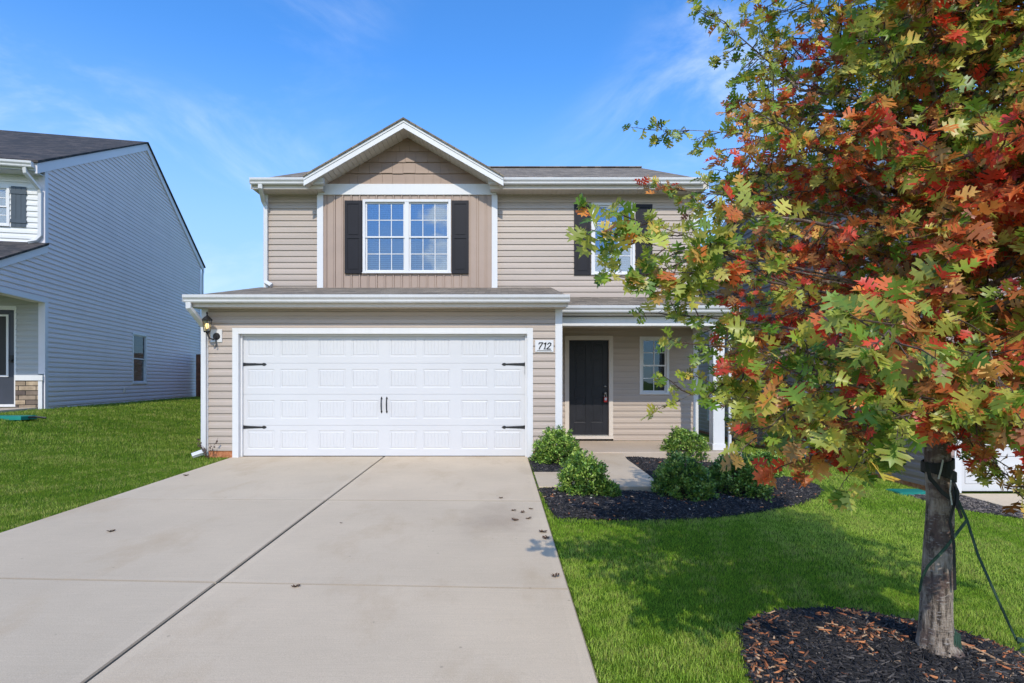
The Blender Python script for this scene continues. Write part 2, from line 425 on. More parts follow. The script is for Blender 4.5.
def window(name, parent, Mx, x0, x1, z0, z1, units=1, cols=3, rows=2, casing=0.055, frame_m='white', pane_m='glass', blinds=True, label=None, blind_m='blind', proud=0.03, grid=True):
    mb = MB(Mx); c = casing
    mb.box(x0, x0+c, -proud, 0.05, z0, z1); mb.box(x1-c, x1, -proud, 0.05, z0, z1)
    mb.box(x0+c, x1-c, -proud, 0.05, z1-c, z1); mb.box(x0+c, x1-c, -proud, 0.05, z0, z0+c)
    mb.box(x0-0.008, x1+0.008, -proud-0.018, -proud, z0+0.004, z0+0.024)      # sill lip
    w = (x1-x0-2*c); mull = 0.09 if units == 2 else 0
    if units == 2: mb.box((x0+x1-mull)/2, (x0+x1+mull)/2, -proud+0.004, 0.05, z0+c, z1-c)
    wo = mb.build(name, M[frame_m], parent, bevel=0.004)
    if label: wo['label'] = label
    uw = (w-mull)/units
    for u in range(units):
        a = x0+c+u*(uw+mull); b = a+uw; zm = (z0+z1)/2
        for k, (s0, s1, yo) in enumerate(((zm-0.018, z1-c, 0.004), (z0+c, zm+0.018, 0.024))):
            f = MB(Mx); r = 0.032
            f.box(a, a+r, yo, yo+0.018, s0, s1); f.box(b-r, b, yo, yo+0.018, s0, s1)
            f.box(a+r, b-r, yo, yo+0.018, s0, s0+r); f.box(a+r, b-r, yo, yo+0.018, s1-r, s1)
            if grid:
                for i in range(1, cols):
                    x = a+r+(b-a-2*r)*i/cols; f.box(x-0.008, x+0.008, yo+0.003, yo+0.013, s0+r, s1-r)
                for i in range(1, rows):
                    z = s0+r+(s1-s0-2*r)*i/rows; f.box(a+r, b-r, yo+0.005, yo+0.0145, z-0.008, z+0.008)
            f.build('sash', M[frame_m], wo)
            g = MB(Mx); g.box(a+r-0.004, b-r+0.004, yo+0.0145, yo+0.0175, s0+r-0.004, s1-r+0.004)
            g.build('pane', M[pane_m], wo)
        if blinds:
            g = MB(Mx); z = z1-c-0.05
            g.box(a+0.004, b-0.004, 0.075, 0.105, z1-c-0.035, z1-c-0.002)
            while z > z0+c+0.03:
                g.prism([(a+0.006, 0.072, z), (a+0.006, 0.108, z+0.016), (a+0.006, 0.109, z+0.014), (a+0.006, 0.073, z-0.002)], (b-a-0.012, 0, 0))
                z -= 0.043
            for x in (a+0.12, b-0.12): g.box(x, x+0.004, 0.068, 0.070, z0+c+0.02, z1-c-0.04)
            g.build('blind', M[blind_m], wo)
        g = MB(Mx)      # dark panel stands in for the unlit room behind the window
        g.box(a-0.02, b+0.02, 0.55, 0.56, z0, z1); g.build('unlit_room_panel', M['brown_dark'], wo)
    return wo

def shutter(parent, Mx, x0, x1, z0, z1, mat='shutter', split=0.5, proud=0.03):
    mb = MB(Mx); r = 0.055
    zs = [z0, z0+(z1-z0)*split, z1]
    mb.box(x0, x1, -proud+0.012, 0.0, z0, z1)
    mb.box(x0, x0+r, -proud, -proud+0.012, z0, z1); mb.box(x1-r, x1, -proud, -proud+0.012, z0, z1)
    for z, h in ((z0, 0.07), (zs[1]-0.03, 0.06), (z1-0.07, 0.07)): mb.box(x0+r, x1-r, -proud, -proud+0.012, z, z+h)
    for a, b in ((z0+0.07, zs[1]-0.03), (zs[1]+0.03, z1-0.07)):
        mb.box(x0+r+0.025, x1-r-0.025, -proud+0.004, -proud+0.012, a+0.025, b-0.025)
    return mb.build('shutter', M[mat], parent)

def gutter(parent, Mx, x0, x1, ztop, yback=0.0, mat='gutter'):
    """K-style trough; yback = wall-frame y of the fascia, trough hangs in front"""
    pr = [(0, 0), (-0.075, 0), (-0.088, 0.018), (-0.09, 0.045), (-0.118, 0.078), (-0.122, 0.11), (-0.122, 0.122), (-0.112, 0.122),
          (-0.110, 0.08), (-0.082, 0.048), (-0.078, 0.02), (-0.07, 0.01), (-0.008, 0.01), (-0.006, 0.122), (0, 0.122)]
    mb = MB(Mx); z0 = ztop-0.122
    mb.prism([(x0, yback+y, z0+z) for y, z in pr], (x1-x0, 0, 0))
    for x in (x0, x1): mb.box(x-0.002, x+0.002, yback-0.115, yback-0.003, z0+0.004, ztop-0.004)
    return mb.build('gutter', M[mat], parent)

def downspout(parent, pts, w=0.075, d=0.055, mat='gutter', foot=None):
    mb = MB(); pts = [Vector(q) for q in pts]
    ring = []
    for i, q in enumerate(pts):
        dd = (pts[min(i+1, len(pts)-1)]-pts[max(i-1, 0)]).normalized()
        side = Vector((1, 0, 0)) - dd*dd.x
        if side.length < 0.2: side = Vector((0, 0, 1)) - dd*dd.z
        side.normalize(); up = dd.cross(side)
        ring.append(mb.p([q+side*w/2*a+up*d/2*b for a, b in ((-1, -0.8), (-0.8, -1), (0.8, -1), (1, -0.8), (1, 0.8), (0.8, 1), (-0.8, 1), (-1, 0.8))]))
    for i in range(len(ring)-1):
        for k in range(8):
            j = (k+1) % 8; mb.f.append((ring[i]+k, ring[i]+j, ring[i+1]+j, ring[i+1]+k))
    mb.f.append(tuple(ring[0]+k for k in range(8))); mb.f.append(tuple(ring[-1]+k for k in range(8)))
    return mb.build('downspout', M[mat], parent)

def slab_poly(mb, pts, th):
    """polygon with thickness th downward along z"""
    mb.prism([Vector(q)-Vector((0, 0, th)) for q in pts], (0, 0, th))

# ================================================================ THE MAIN HOUSE
H = empty('house', (-0.4, YG, 0), label='two storey tan vinyl sided house with white garage door at the head of the driveway', cat='house')
W0 = frame((0, YG, 0), (1, 0)); WU = frame((0, YU, 0), (1, 0)); WB = frame((0, 11.53, 0), (1, 0))
XL, XR, XGR = -5.02, 4.21, 1.034
RX0, RX1 = -5.14, 1.13           # pent roof extent
# lower garage wall
gdx0, gdx1, gdz = -4.42, 0.458, 2.087
mb = MB(W0)
siding(mb, 0.11, 2.62, XL+0.05, XGR-0.05, [(gdx0-0.105, gdx1+0.10, -1, gdz+0.105)])
garage_wall = mb.build('wall', M['tan'], H); garage_wall['label'] = 'garage front wall of tan lap siding'
mb = MB(frame((XGR, YG+0.05, 0), (0, 1)))
siding(mb, 0.0, 2.7, 0, YU-YG-0.05)
siding(mb, 2.7, 3.25, lambda z: (z-2.7)/0.24, YU-YG-0.05)
mb.build('wall', M['tan'], H)
mb = MB(frame((XL, 21.9, 0), (0, -1)))
siding(mb, 0.05, 2.7, 0, 21.9-YG-0.05, course=0.127)
siding(mb, 2.7, 3.3, 0, lambda z: 21.9-YG-0.05-(z-2.7)/0.24)
siding(mb, 3.3, 5.35, 0, 21.9-YU-0.02)
siding(mb, 5.35, 7.7, lambda z: (z-5.35)/0.44, lambda z: 21.9-YU-(z-5.35)/0.44)
mb.build('wall', M['tan'], H)
mb = MB(frame((XR, YU+0.02, 0), (0, 1)))
siding(mb, -0.35, 5.35, 0, 21.9-YU-0.02)
siding(mb, 5.35, 7.7, lambda z: (z-5.35)/0.44, lambda z: 21.9-YU-(z-5.35)/0.44)
mb.build('wall', M['tan'], H)
mb = MB(frame((XR, 21.9, 0), (-1, 0))); siding(mb, 0.0, 5.35, 0, XR-XL); mb.build('wall', M['tan'], H)
# foundation
def onebox(name, mat, *b):
    q = MB(); q.box(*b); q.build(name, M[mat], H)
mb = MB()
mb.box(XL+0.02, gdx0-0.10, YG-0.004, YG+0.12, -0.3, 0.108); mb.build('foundation', M['clay'], H); mb = MB(); mb.box(gdx1+0.10, XGR-0.01, YG-0.004, YG+0.12, -0.3, 0.108); mb.build('foundation', M['clay'], H); mb = MB()
mb.box(XL+0.004, XL+0.1, YG+0.12, 21.8, -0.3, 0.049); mb.build('foundation', M['clay'], H); mb = MB(); mb.box(XR-0.1, XR-0.004, YU+0.1, 21.8, -0.7, -0.352)
mb.build('foundation', M['clay'], H)
# garage corner posts / trim
def boxes(name, Mx, mat, parent, lst, bevel=0.0):
    for b in lst:
        q = MB(Mx); q.box(*b); q.build(name, M[mat], parent, bevel=bevel)
boxes('corner_trim', W0, 'white', H, [(XL-0.022, XL+0.085, -0.032, 0.06, 0.03, 2.60), (XGR-0.10, XGR+0.02, -0.032, 0.06, 0.02, 2.60)], 0.004)
mb = MB(W0)
mb.box(gdx0-0.105, gdx0, -0.034, 0.10, -0.01, gdz+0.10); mb.box(gdx1, gdx1+0.10, -0.034, 0.10, -0.01, gdz+0.10)
mb.box(gdx0, gdx1, -0.034, 0.10, gdz, gdz+0.10)
mb.box(gdx0, gdx0+0.03, 0.045, 0.075, 0, gdz-0.02); mb.box(gdx1-0.03, gdx1, 0.045, 0.075, 0, gdz-0.02); mb.box(gdx0, gdx1, 0.045, 0.075, gdz-0.03, gdz)
mb.build('garage_door_trim', M['white'], H, bevel=0.004)
# garage door
gy = 0.085; secs = [0.012, 0.533, 1.065, 1.597, 2.085]
mb = MB(W0)
pc = []
ctr = (gdx0+gdx1)/2; pitch = 1.22
for i in range(4):
    c0 = ctr+(i-1.5)*pitch
    pc += [(c0-0.5*0.10-0.468, c0-0.05), (c0+0.05, c0+0.05+0.468)]
for k in range(4):
    s0, s1 = secs[k], secs[k+1]-0.004
    pz0, pz1 = s0+0.115, s0+0.43
    zr = [s0, pz0, pz1, s1]
    xs = [gdx0]
    for a, b in pc: xs += [a, b]
    xs.append(gdx1)
    for i in range(len(xs)-1):
        for j in range(3):
            if i % 2 == 1 and j == 1:
                a, b = xs[i], xs[i+1]; g = 0.016
                # moulded recess: sloped rim, then raised beaded field
                ring = [((a, gy, pz0), (b, gy, pz0), (b, gy, pz1), (a, gy, pz1)),
                        ((a+g, gy+0.009, pz0+g), (b-g, gy+0.009, pz0+g), (b-g, gy+0.009, pz1-g), (a+g, gy+0.009, pz1-g)),
                        ((a+2*g, gy+0.002, pz0+2*g), (b-2*g, gy+0.002, pz0+2*g), (b-2*g, gy+0.002, pz1-2*g), (a+2*g, gy+0.002, pz1-2*g))]
                for q, w in zip(ring, ring[1:]):
                    for e in range(4): mb.face([q[e], q[(e+1) % 4], w[(e+1) % 4], w[e]])
                x0, x1 = a+2*g, b-2*g; nb = 7; bw = (x1-x0)/nb
                for m_ in range(nb):
                    l, r_ = x0+m_*bw, x0+(m_+1)*bw; e = 0.006
                    mb.face([(l+e, gy+0.002, pz0+2*g), (r_-e, gy+0.002, pz0+2*g), (r_-e, gy+0.002, pz1-2*g), (l+e, gy+0.002, pz1-2*g)])
                    mb.face([(l, gy+0.006, pz0+2*g), (l+e, gy+0.002, pz0+2*g), (l+e, gy+0.002, pz1-2*g), (l, gy+0.006, pz1-2*g)])
                    mb.face([(r_-e, gy+0.002, pz0+2*g), (r_, gy+0.006, pz0+2*g), (r_, gy+0.006, pz1-2*g), (r_-e, gy+0.002, pz1-2*g)])
            else:
                mb.face([(xs[i], gy, zr[j]), (xs[i+1], gy, zr[j]), (xs[i+1], gy, zr[j+1]), (xs[i], gy, zr[j+1])])
    mb.face([(gdx0, gy, s1), (gdx1, gy, s1), (gdx1, gy+0.006, s1+0.002), (gdx0, gy+0.006, s1+0.002)])
    mb.box(gdx0, gdx1, gy+0.006, gy+0.04, s0, s1+0.004)
gd = mb.build('garage_door', M['door_white'], H)
mb = MB(W0); mb.box(gdx0, gdx1, gy-0.004, gy+0.03, -0.005, 0.011); mb.build('bottom_seal', M['black'], gd)
def hinge(xb, sgn, z):
    m = MB(W0); L = 0.40
    prof = [(0, 0.030), (0.05, 0.024), (L-0.08, 0.013), (L-0.05, 0.026), (L-0.025, 0.02), (L, 0.0)]
    up = [(xb+sgn*a, gy-0.008, z+h) for a, h in prof]; dn = [(xb+sgn*a, gy-0.008, z-h) for a, h in prof[::-1][1:]]
    m.prism(up+dn, (0, 0.008, 0))
    for a in (0.03, 0.15, 0.27): m.lathe((xb+sgn*a, gy-0.010, z), [(0.006, -0.006), (0.006, 0.006)], 6)
    return m.build('hinge', M['black'], gd)
for z in (0.50, 1.575):
    hinge(gdx0+0.03, 1, z); hinge(gdx1-0.03, -1, z)
mb = MB(W0)
mb.prism([(gdx1-0.035, gy-0.03, 1.62), (gdx1-0.004, gy-0.03, 1.62), (gdx1-0.004, gy-0.03, 1.40), (gdx1-0.02, gy-0.03, 1.34), (gdx1-0.035, gy-0.03, 1.42)], (0, 0.024, 0))
mb.build('latch_bracket', M['black'], gd)
for x in (ctr-0.045, ctr+0.045):
    m = MB(W0); zc = 0.88
    m.tube([(x, gy-0.004, zc+0.11), (x, gy-0.035, zc+0.08), (x, gy-0.042, zc), (x, gy-0.035, zc-0.08), (x, gy-0.004, zc-0.11)], [0.008, 0.009, 0.011, 0.009, 0.008], 8)
    for s_ in (1, -1):
        m.prism([(x-0.016, gy-0.007, zc+s_*0.10), (x+0.016, gy-0.007, zc+s_*0.10), (x+0.012, gy-0.007, zc+s_*0.125), (x, gy-0.007, zc+s_*0.145), (x-0.012, gy-0.007, zc+s_*0.125)], (0, 0.007, 0))
    m.build('handle', M['black'], gd)

# upper walls and the door wall (one plane), openings for door and windows
dX0, dX1, dZ0, dZ1 = 1.475, 2.324, 0.164, 2.166
mb = MB(WU)
siding(mb, 0.02, 5.30, XGR+0.002, XR-0.05, [(dX0-0.088, dX1+0.092, 0.0, dZ1+0.088), (2.99, 3.60, 1.005, 2.235), (1.955, 2.875, 3.555, 5.09)], zbase=0.02)
up = mb.build('wall', M['tan'], H)
mb = MB(WU)
siding(mb, 3.05, 5.30, XL+0.05, -3.72, zbase=0.02); mb.build('wall', M['tan'], H); mb = MB(WU); siding(mb, 3.05, 5.30, -0.2, XGR+0.002, zbase=0.02)
mb.build('wall', M['tan'], H)
boxes('corner_trim', WU, 'white', H, [(XL-0.02, XL+0.075, -0.032, 0.06, 3.05, 5.32), (XR-0.085, XR+0.022, -0.032, 0.06, -0.05, 5.30)], 0.004)
# board and batten bay
bx0, bx1 = -3.845, -0.075
wx0, wx1, wz0, wz1 = fx(362.6, 11.5), fx(451, 11.5), fz(273.6, 11.5), fz(199.3, 11.5)
mb = MB(WB)
for a, b, c, d in ((bx0, wx0+0.02, 3.05, 5.3), (wx1-0.02, bx1, 3.05, 5.3), (wx0+0.02, wx1-0.02, 3.05, wz0+0.02), (wx0+0.02, wx1-0.02, wz1-0.02, 5.3)):
    mb.box(a, b, 0.022, 0.03, c, d)
x = bx0+0.012
while x < bx1-0.03:
    for x0_, x1_, y_ in ((x, min(x+0.132, bx1-0.022), 0.0), (x+0.141, min(x+0.169, bx1-0.022), -0.016)):
        if x1_-x0_ < 0.01: continue
        for c, d in (((3.05, 5.3),) if (x1_ < wx0+0.02 or x0_ > wx1-0.02) else ((3.05, wz0+0.02), (wz1-0.02, 5.3))):
            mb.box(x0_, x1_, y_, 0.021, c, d)
    x += 0.178
mb.box(bx0, bx0+0.02, 0.02, 0.14, 3.05, 5.3); mb.box(bx1-0.02, bx1, 0.02, 0.14, 3.05, 5.3)
mb.build('wall', M['tan_board'], H)['label'] = 'darker tan vertical board and batten wall under the gable'
mb = MB(WB)
mb.box(bx0-0.02, bx0+0.11, -0.024, 0.0, 3.05, 5.22); mb.box(bx1-0.10, bx1+0.022, -0.024, 0.0, 3.05, 5.22)
mb.box(bx0-0.02, bx0-0.002, 0.0, 0.12, 3.05, 5.22); mb.box(bx1+0.004, bx1+0.022, 0.0, 0.12, 3.05, 5.22)
mb.box(bx0+0.0, bx1-0.0, -0.032, -0.001, 5.222, 5.45)
mb.build('gable_trim', M['white'], H, bevel=0.004)
# shakes in the gable
pkx, pkz, rend = -1.956, 6.62, 5.46
sl = 0.578
mb = MB(WB)
mb.face([(bx0, 0.004, 5.35), (bx1, 0.004, 5.35), (pkx, 0.004, 5.35+(bx1-bx0)/2*sl)])
z = 5.44; row = 0
while z < pkz-0.2:
    h = 0.235
    hw0 = (pkz-0.12-z)/sl; x = pkx-hw0-R.random()*0.1
    while x < pkx+hw0:
        w = R.uniform(0.16, 0.30); a, b = max(x, pkx-hw0), min(x+w-0.004, pkx+hw0)
        if b-a > 0.02:
            t = 0.024+R.uniform(0, 0.008); dz = R.uniform(-0.006, 0.006)
            def lim(xx): return pkz-0.13-abs(xx-pkx)*sl
            za, zb2 = min(z+h+0.01, lim(a)), min(z+h+0.01, lim(b))
            if a < pkx < b and lim(pkx) > z:
                top = [(a, max(za, z+dz)), (pkx, min(z+h+0.01, lim(pkx))), (b, max(zb2, z+dz))]
            else: top = [(a, max(za, z+dz)), (b, max(zb2, z+dz))]
            fr = [(a, -t, z+dz), (b, -t, z+dz)]+[(xx, -0.003, zz) for xx, zz in top[::-1]]
            mb.face(fr); mb.face([(a, 0.003, z+dz), (b, 0.003, z+dz), (b, -t, z+dz), (a, -t, z+dz)])
            mb.face([(a, 0.003, z+dz), (a, -t, z+dz), (a, -0.003, top[0][1]), (a, 0.003, top[0][1])])
            mb.face([(b, 0.003, z+dz), (b, -t, z+dz), (b, -0.003, top[-1][1]), (b, 0.003, top[-1][1])])
        x += w
    z += h; row += 1
mb.build('gable_wall', M['shake'], H)['label'] = 'brown shake siding filling the front gable'
# roofs -------------------------------------------------
roof = MB()
YE = 11.27; zE = 5.445; sM = 0.437; YR = 16.7
zR = zE+(YR-YE)*sM
def roofplane(mb, pts, th=0.035): slab_poly(mb, pts, th)
zN = zE+(11.60-YE)*sM
roofplane(roof, [(-5.17, YE-0.03, zE), (-3.70, YE-0.03, zE), (-3.70, 11.60, zN), (-5.17, 11.60, zN)])
roofplane(roof, [(-0.21, YE-0.03, zE), (4.33, YE-0.03, zE), (4.33, 11.60, zN), (-0.21, 11.60, zN)])
roofplane(roof, [(-5.17, 11.60, zN), (4.33, 11.60, zN), (4.33, YR, zR), (-5.17, YR, zR)])
roofplane(roof, [(-5.17, YR+0.002, zR), (4.33, YR+0.002, zR), (4.33, 22.2, zE), (-5.17, 22.2, zE)])
rf = roof.build('roof', M['shingle'], H); rf['label'] = 'main brown shingle roof'
m = MB(); m.box(-5.17, 4.33, YR-0.09, YR+0.09, zR-0.005, zR+0.02); m.build('ridge_cap', M['shingle'], rf)
# gable roof over the bay
gf = 11.06
yb = YE+(pkz-zE)/sM
m = MB()
hw = 2.03; ze = pkz-hw*sl
ybe = YE+max(0.02, (ze-zE)/sM)
roofplane(m, [(pkx-hw, gf-0.055, ze), (pkx, gf-0.055, pkz), (pkx, yb, pkz), (pkx-hw, ybe+0.1, ze)], 0.032)
roofplane(m, [(pkx, gf-0.055, pkz), (pkx+hw, gf-0.055, ze), (pkx+hw, ybe+0.1, ze), (pkx, yb, pkz)], 0.032)
gr = m.build('roof', M['shingle_s'], H); gr['label'] = 'small gable roof over the upstairs bay'
m = MB()
for s_ in (-1, 1):
    a = (pkx, gf-0.004); L = hw-0.005
    # rake board (two steps)
    m.prism([(pkx, gf-0.012, pkz-0.032), (pkx+s_*L, gf-0.012, pkz-0.032-L*sl), (pkx+s_*L, gf-0.012, pkz-0.20-L*sl), (pkx, gf-0.012, pkz-0.20)], (0, 0.03, 0))
    m.prism([(pkx, gf-0.026, pkz-0.032), (pkx+s_*L, gf-0.026, pkz-0.032-L*sl), (pkx+s_*L, gf-0.026, pkz-0.085-L*sl), (pkx, gf-0.026, pkz-0.085)], (0, 0.014, 0))
m.build('rake_board', M['white'], gr)
m = MB()
for s_ in (-1, 1):
    L = hw-0.01
    n = 22
    for i in range(n):     # grooved soffit panels under the rake
        t0, t1 = i/n*L, (i+1)/n*L-0.008
        m.prism([(pkx+s_*t0, gf+0.02, pkz-0.185-t0*sl), (pkx+s_*t1, gf+0.02, pkz-0.185-t1*sl), (pkx+s_*t1, gf+0.02, pkz-0.175-t1*sl), (pkx+s_*t0, gf+0.02, pkz-0.175-t0*sl)], (0, 0.45, 0))
    m.prism([(pkx, gf+0.02, pkz-0.17), (pkx+s_*L, gf+0.02, pkz-0.17-L*sl), (pkx+s_*L, gf+0.02, pkz-0.165-L*sl), (pkx, gf+0.02, pkz-0.165)], (0, 0.45, 0))
m.build('rake_soffit', M['soffit'], gr)
# upper eaves: fascia, soffit, gutters
for a, b in ((-5.14, -3.66), (-0.20, 4.28)):
    m = MB(); m.box(a, b, YE, YE+0.02, zE-0.185, zE-0.03); m.build('fascia', M['cream'], H)
boxes_ = []
m = MB()

for s_, xx in ((-1, -5.155), (1, 4.315)):
    if s_ == 1: m.build('side_fascia', M['cream'], H); m = MB()
    m.prism([(xx, YE, zE-0.035), (xx, YR, zR-0.035), (xx, YR, zR-0.19), (xx, YE, zE-0.19)], (0.02*-s_, 0, 0))
    m.prism([(xx, 22.17, zE-0.035), (xx, YR, zR-0.035), (xx, YR, zR-0.19), (xx, 22.17, zE-0.19)], (0.02*-s_, 0, 0))
m.build('side_fascia', M['cream'], H)
def soffit(x0, x1, y0, y1, z, parent=H, mat='soffit', name='soffit', step=0.1):
    m = MB(); x = x0
    while x < x1-0.001:
        e = min(x+step-0.006, x1); m.box(x, e, y0, y1, z, z+0.01); x += step
    m.box(x0, x1, y0, y1, z+0.0101, z+0.014)
    return m.build(name, M[mat], parent)
soffit(-5.13, -3.70, YE+0.02, YU, zE-0.18); soffit(-0.20, 4.28, YE+0.02, YU, zE-0.18)
WE = frame((0, YE, 0), (1, 0))
gutter(H, WE, -5.13, -3.62, zE+0.012); gutter(H, WE, -0.24, 4.20, zE+0.012)
# garage pent roof
YGE = 8.93; zG = 2.675; sG = (3.30-2.69)/(YU-YGE)
m = MB(); roofplane(m, [(RX0, YGE-0.03, zG), (RX1, YGE-0.03, zG), (RX1-0.05, YU+0.05, zG+sG*(YU-YGE+0.08)), (RX0, YU+0.05, zG+sG*(YU-YGE+0.08))])
gp = m.build('roof', M['shingle'], H); gp['label'] = 'low shingle roof running across above the garage door'
m = MB()
m.box(RX0+0.03, RX1-0.03, YGE, YGE+0.02, zG-0.17, zG-0.035)
for xx, s_ in ((RX0+0.01, 1), (RX1-0.035, 1)):
    m.prism([(xx, YGE, zG-0.037), (xx, YU, zG-0.037+sG*(YU-YGE)), (xx, YU, zG-0.17+sG*(YU-YGE)), (xx, YGE, zG-0.17)], (0.02, 0, 0))
m.build('fascia', M['cream'], H)
soffit(RX0+0.03, RX1-0.035, YGE+0.02, YG+0.02, zG-0.165)
gutter(H, frame((0, YGE, 0), (1, 0)), RX0, RX1, zG+0.014)
m = MB(W0); m.box(XL-0.0, XGR-0.0, -0.024, -0.001, 2.475, 2.51+0.0); m.build('frieze', M['tan'], H)
# porch roof, beam, post, floor
YPE = 9.86; zP = 2.63; sP = (3.09-2.64)/(YU-YPE); PXR = 4.33
m = MB(); roofplane(m, [(XGR+0.03, YPE-0.03, zP), (PXR, YPE-0.03, zP), (PXR, YU+0.03, zP+sP*(YU-YPE+0.06)), (XGR+0.03, YU+0.03, zP+sP*(YU-YPE+0.06))])
pr = m.build('roof', M['shingle'], H); pr['label'] = 'low shingle roof over the porch'
m = MB(); m.box(XGR+0.02, PXR-0.03, YPE, YPE+0.02, zP-0.15, zP-0.035)
m.prism([(PXR-0.03, YPE, zP-0.037), (PXR-0.03, YU, zP-0.037+sP*(YU-YPE)), (PXR-0.03, YU, zP-0.16), (PXR-0.03, YPE, zP-0.16)], (0.02, 0, 0))
m.build('fascia', M['cream'], H)
soffit(XGR+0.021, PXR-0.03, YPE+0.02, YPE+0.12, zP-0.15)
soffit(XGR+0.021, 4.25, YP+0.2, YU-0.002, 2.42, name='porch_ceiling')
gutter(H, frame((0, YPE, 0), (1, 0)), XGR+0.025, PXR-0.04, zP+0.012)
m = MB(); m.box(XGR+0.021, 4.30, YP, YP+0.2, 2.30, zP-0.16); m.box(4.10, 4.298, YP+0.201, YU-0.05, 2.30, 2.47)
m.build('porch_beam', M['white'], H, bevel=0.006)
m = MB(); m.box(3.905, 4.115, YP, YP+0.2, 0.03, 2.298); m.box(3.89, 4.13, YP-0.014, YP+0.214, 0.022, 0.14); m.box(3.89, 4.13, YP-0.014, YP+0.214, 2.2, 2.297)
m.build('porch_post', M['white'], H, bevel=0.006)
downspout(H, [(4.21, YPE-0.05, zP-0.10), (4.21, YPE-0.04, zP-0.17), (4.19, YP-0.04, zP-0.30), (4.19, YP-0.04, 0.0), (4.20, YP-0.12, -0.10)], 0.05, 0.05)
m = MB(); m.box(XGR+0.03, 3.60, 9.80, YU-0.003, -0.35, 0.012); m.box(3.606, 4.32, 9.72, YU-0.003, -0.45, 0.018)
pf = m.build('porch_floor', M['porch_concrete'], H, bevel=0.01); set_tint(pf, [(1, 1, 1)]*len(pf.data.polygons))

# front door
m = MB(WU)
c = 0.09
m.box(dX0-c, dX0, -0.03, 0.09, dZ0-0.05, dZ1+c); m.box(dX1, dX1+c, -0.03, 0.09, dZ0-0.05, dZ1+c); m.box(dX0, dX1, -0.03, 0.09, dZ1, dZ1+c)
m.box(dX0-c-0.005, dX1+c+0.005, -0.05, 0.09, dZ0-0.11, dZ0-0.052)
m.build('door_frame', M['cream'], H, bevel=0.004)
m = MB(WU); m.box(dX0-0.085, dX1+0.085, -0.02, 0.05, 0.013, dZ0-0.112); m.build('door_step', M['porch_concrete'], H)
m = MB(WU); dy = 0.05; dw = dX1-dX0
m.box(dX0+0.002, dX1-0.002, dy+0.012, dy+0.04, dZ0-0.04, dZ1-0.002)
def dbx(a, b, c0, c1, y0=0.0): m.box(dX0+a*dw, dX0+b*dw, dy+y0, dy+0.0125, dZ0+c0, dZ0+c1)
T = dZ1-dZ0
for a, b in ((0.004, 0.14), (0.43, 0.57), (0.86, 0.996)): dbx(a, b, -0.03, T-0.004)
for c0, c1 in ((-0.03, 0.24), (0.80, 0.98), (1.60, 1.70), (1.90, T-0.004)):
    for a, b in ((0.14, 0.43), (0.57, 0.86)): dbx(a, b, c0, c1)
for a, b in ((0.14, 0.43), (0.57, 0.86)):
    for c0, c1 in ((0.24, 0.80), (0.98, 1.60), (1.70, 1.90)):
        dbx(a+0.05, b-0.05, c0+0.045, c1-0.045, 0.003)
fd = m.build('front_door', M['charcoal'], H, bevel=0.004)
kx = dX1-0.07
m = MB(WU)
m.lathe((kx, dy-0.02, 1.17), [(0.012, -0.01), (0.026, -0.004), (0.026, 0.012), (0.01, 0.02)], 12); m.build('deadbolt', M['chrome'], fd, smooth=True)
m = MB(WU)
m.tube([(kx, dy, 1.03), (kx, dy-0.03, 1.03)], [0.026, 0.014], 12); m.tube([(kx, dy-0.03, 1.03), (kx, dy-0.05, 1.03), (kx, dy-0.075, 1.03)], [0.014, 0.030, 0.02], 12)
m.build('door_knob', M['chrome'], fd, smooth=True)
m = MB(WU); m.box(dX0, dX1, 0.0, 0.06, dZ0-0.05, dZ0-0.028); m.build('threshold', M['chrome'], H)
LB = empty('lockbox', (kx, YU-0.03, 0.86), label='small red and white key lockbox hanging from the knob of the front door', cat='lockbox')
m = MB(WU); m.box(kx-0.035, kx+0.035, dy-0.075, dy-0.03, 0.84, 0.95); m.build('box_body', M['red'], LB, bevel=0.006)
m = MB(WU); m.box(kx-0.022, kx+0.022, dy-0.082, dy-0.0755, 0.88, 0.935); m.build('keypad', M['white'], LB)
m = MB(WU); m.tube([(kx-0.022, dy-0.05, 0.95), (kx-0.022, dy-0.05, 1.01), (kx, dy-0.05, 1.035), (kx+0.022, dy-0.05, 1.01), (kx+0.022, dy-0.05, 0.95)], 0.005, 6); m.build('shackle', M['chrome'], LB)
# windows
window('window', H, WB, wx0, wx1, wz0, wz1, 2, 3, 2, label='double upstairs window with white grids under the front gable', proud=0.04)
window('window', H, WU, 1.95, 2.88, 3.55, 5.095, 1, 3, 2, label='single upstairs window between dark shutters at the right')
window('window', H, WU, 2.98, 3.61, 1.0, 2.24, 1, 2, 2, frame_m='white', pane_m='glass_dark', blinds=False, label='small porch window beside the front door')
shutter(H, WB, wx0-0.375, wx0-0.012, wz0+0.0, wz1-0.03, proud=0.05); shutter(H, WB, wx1+0.012, wx1+0.375, wz0+0.0, wz1-0.03, proud=0.05)
shutter(H, WU, 1.95-0.37, 1.95-0.012, 3.55, 5.06, proud=0.036); shutter(H, WU, 2.88+0.012, 2.88+0.37, 3.55, 5.06, proud=0.036)
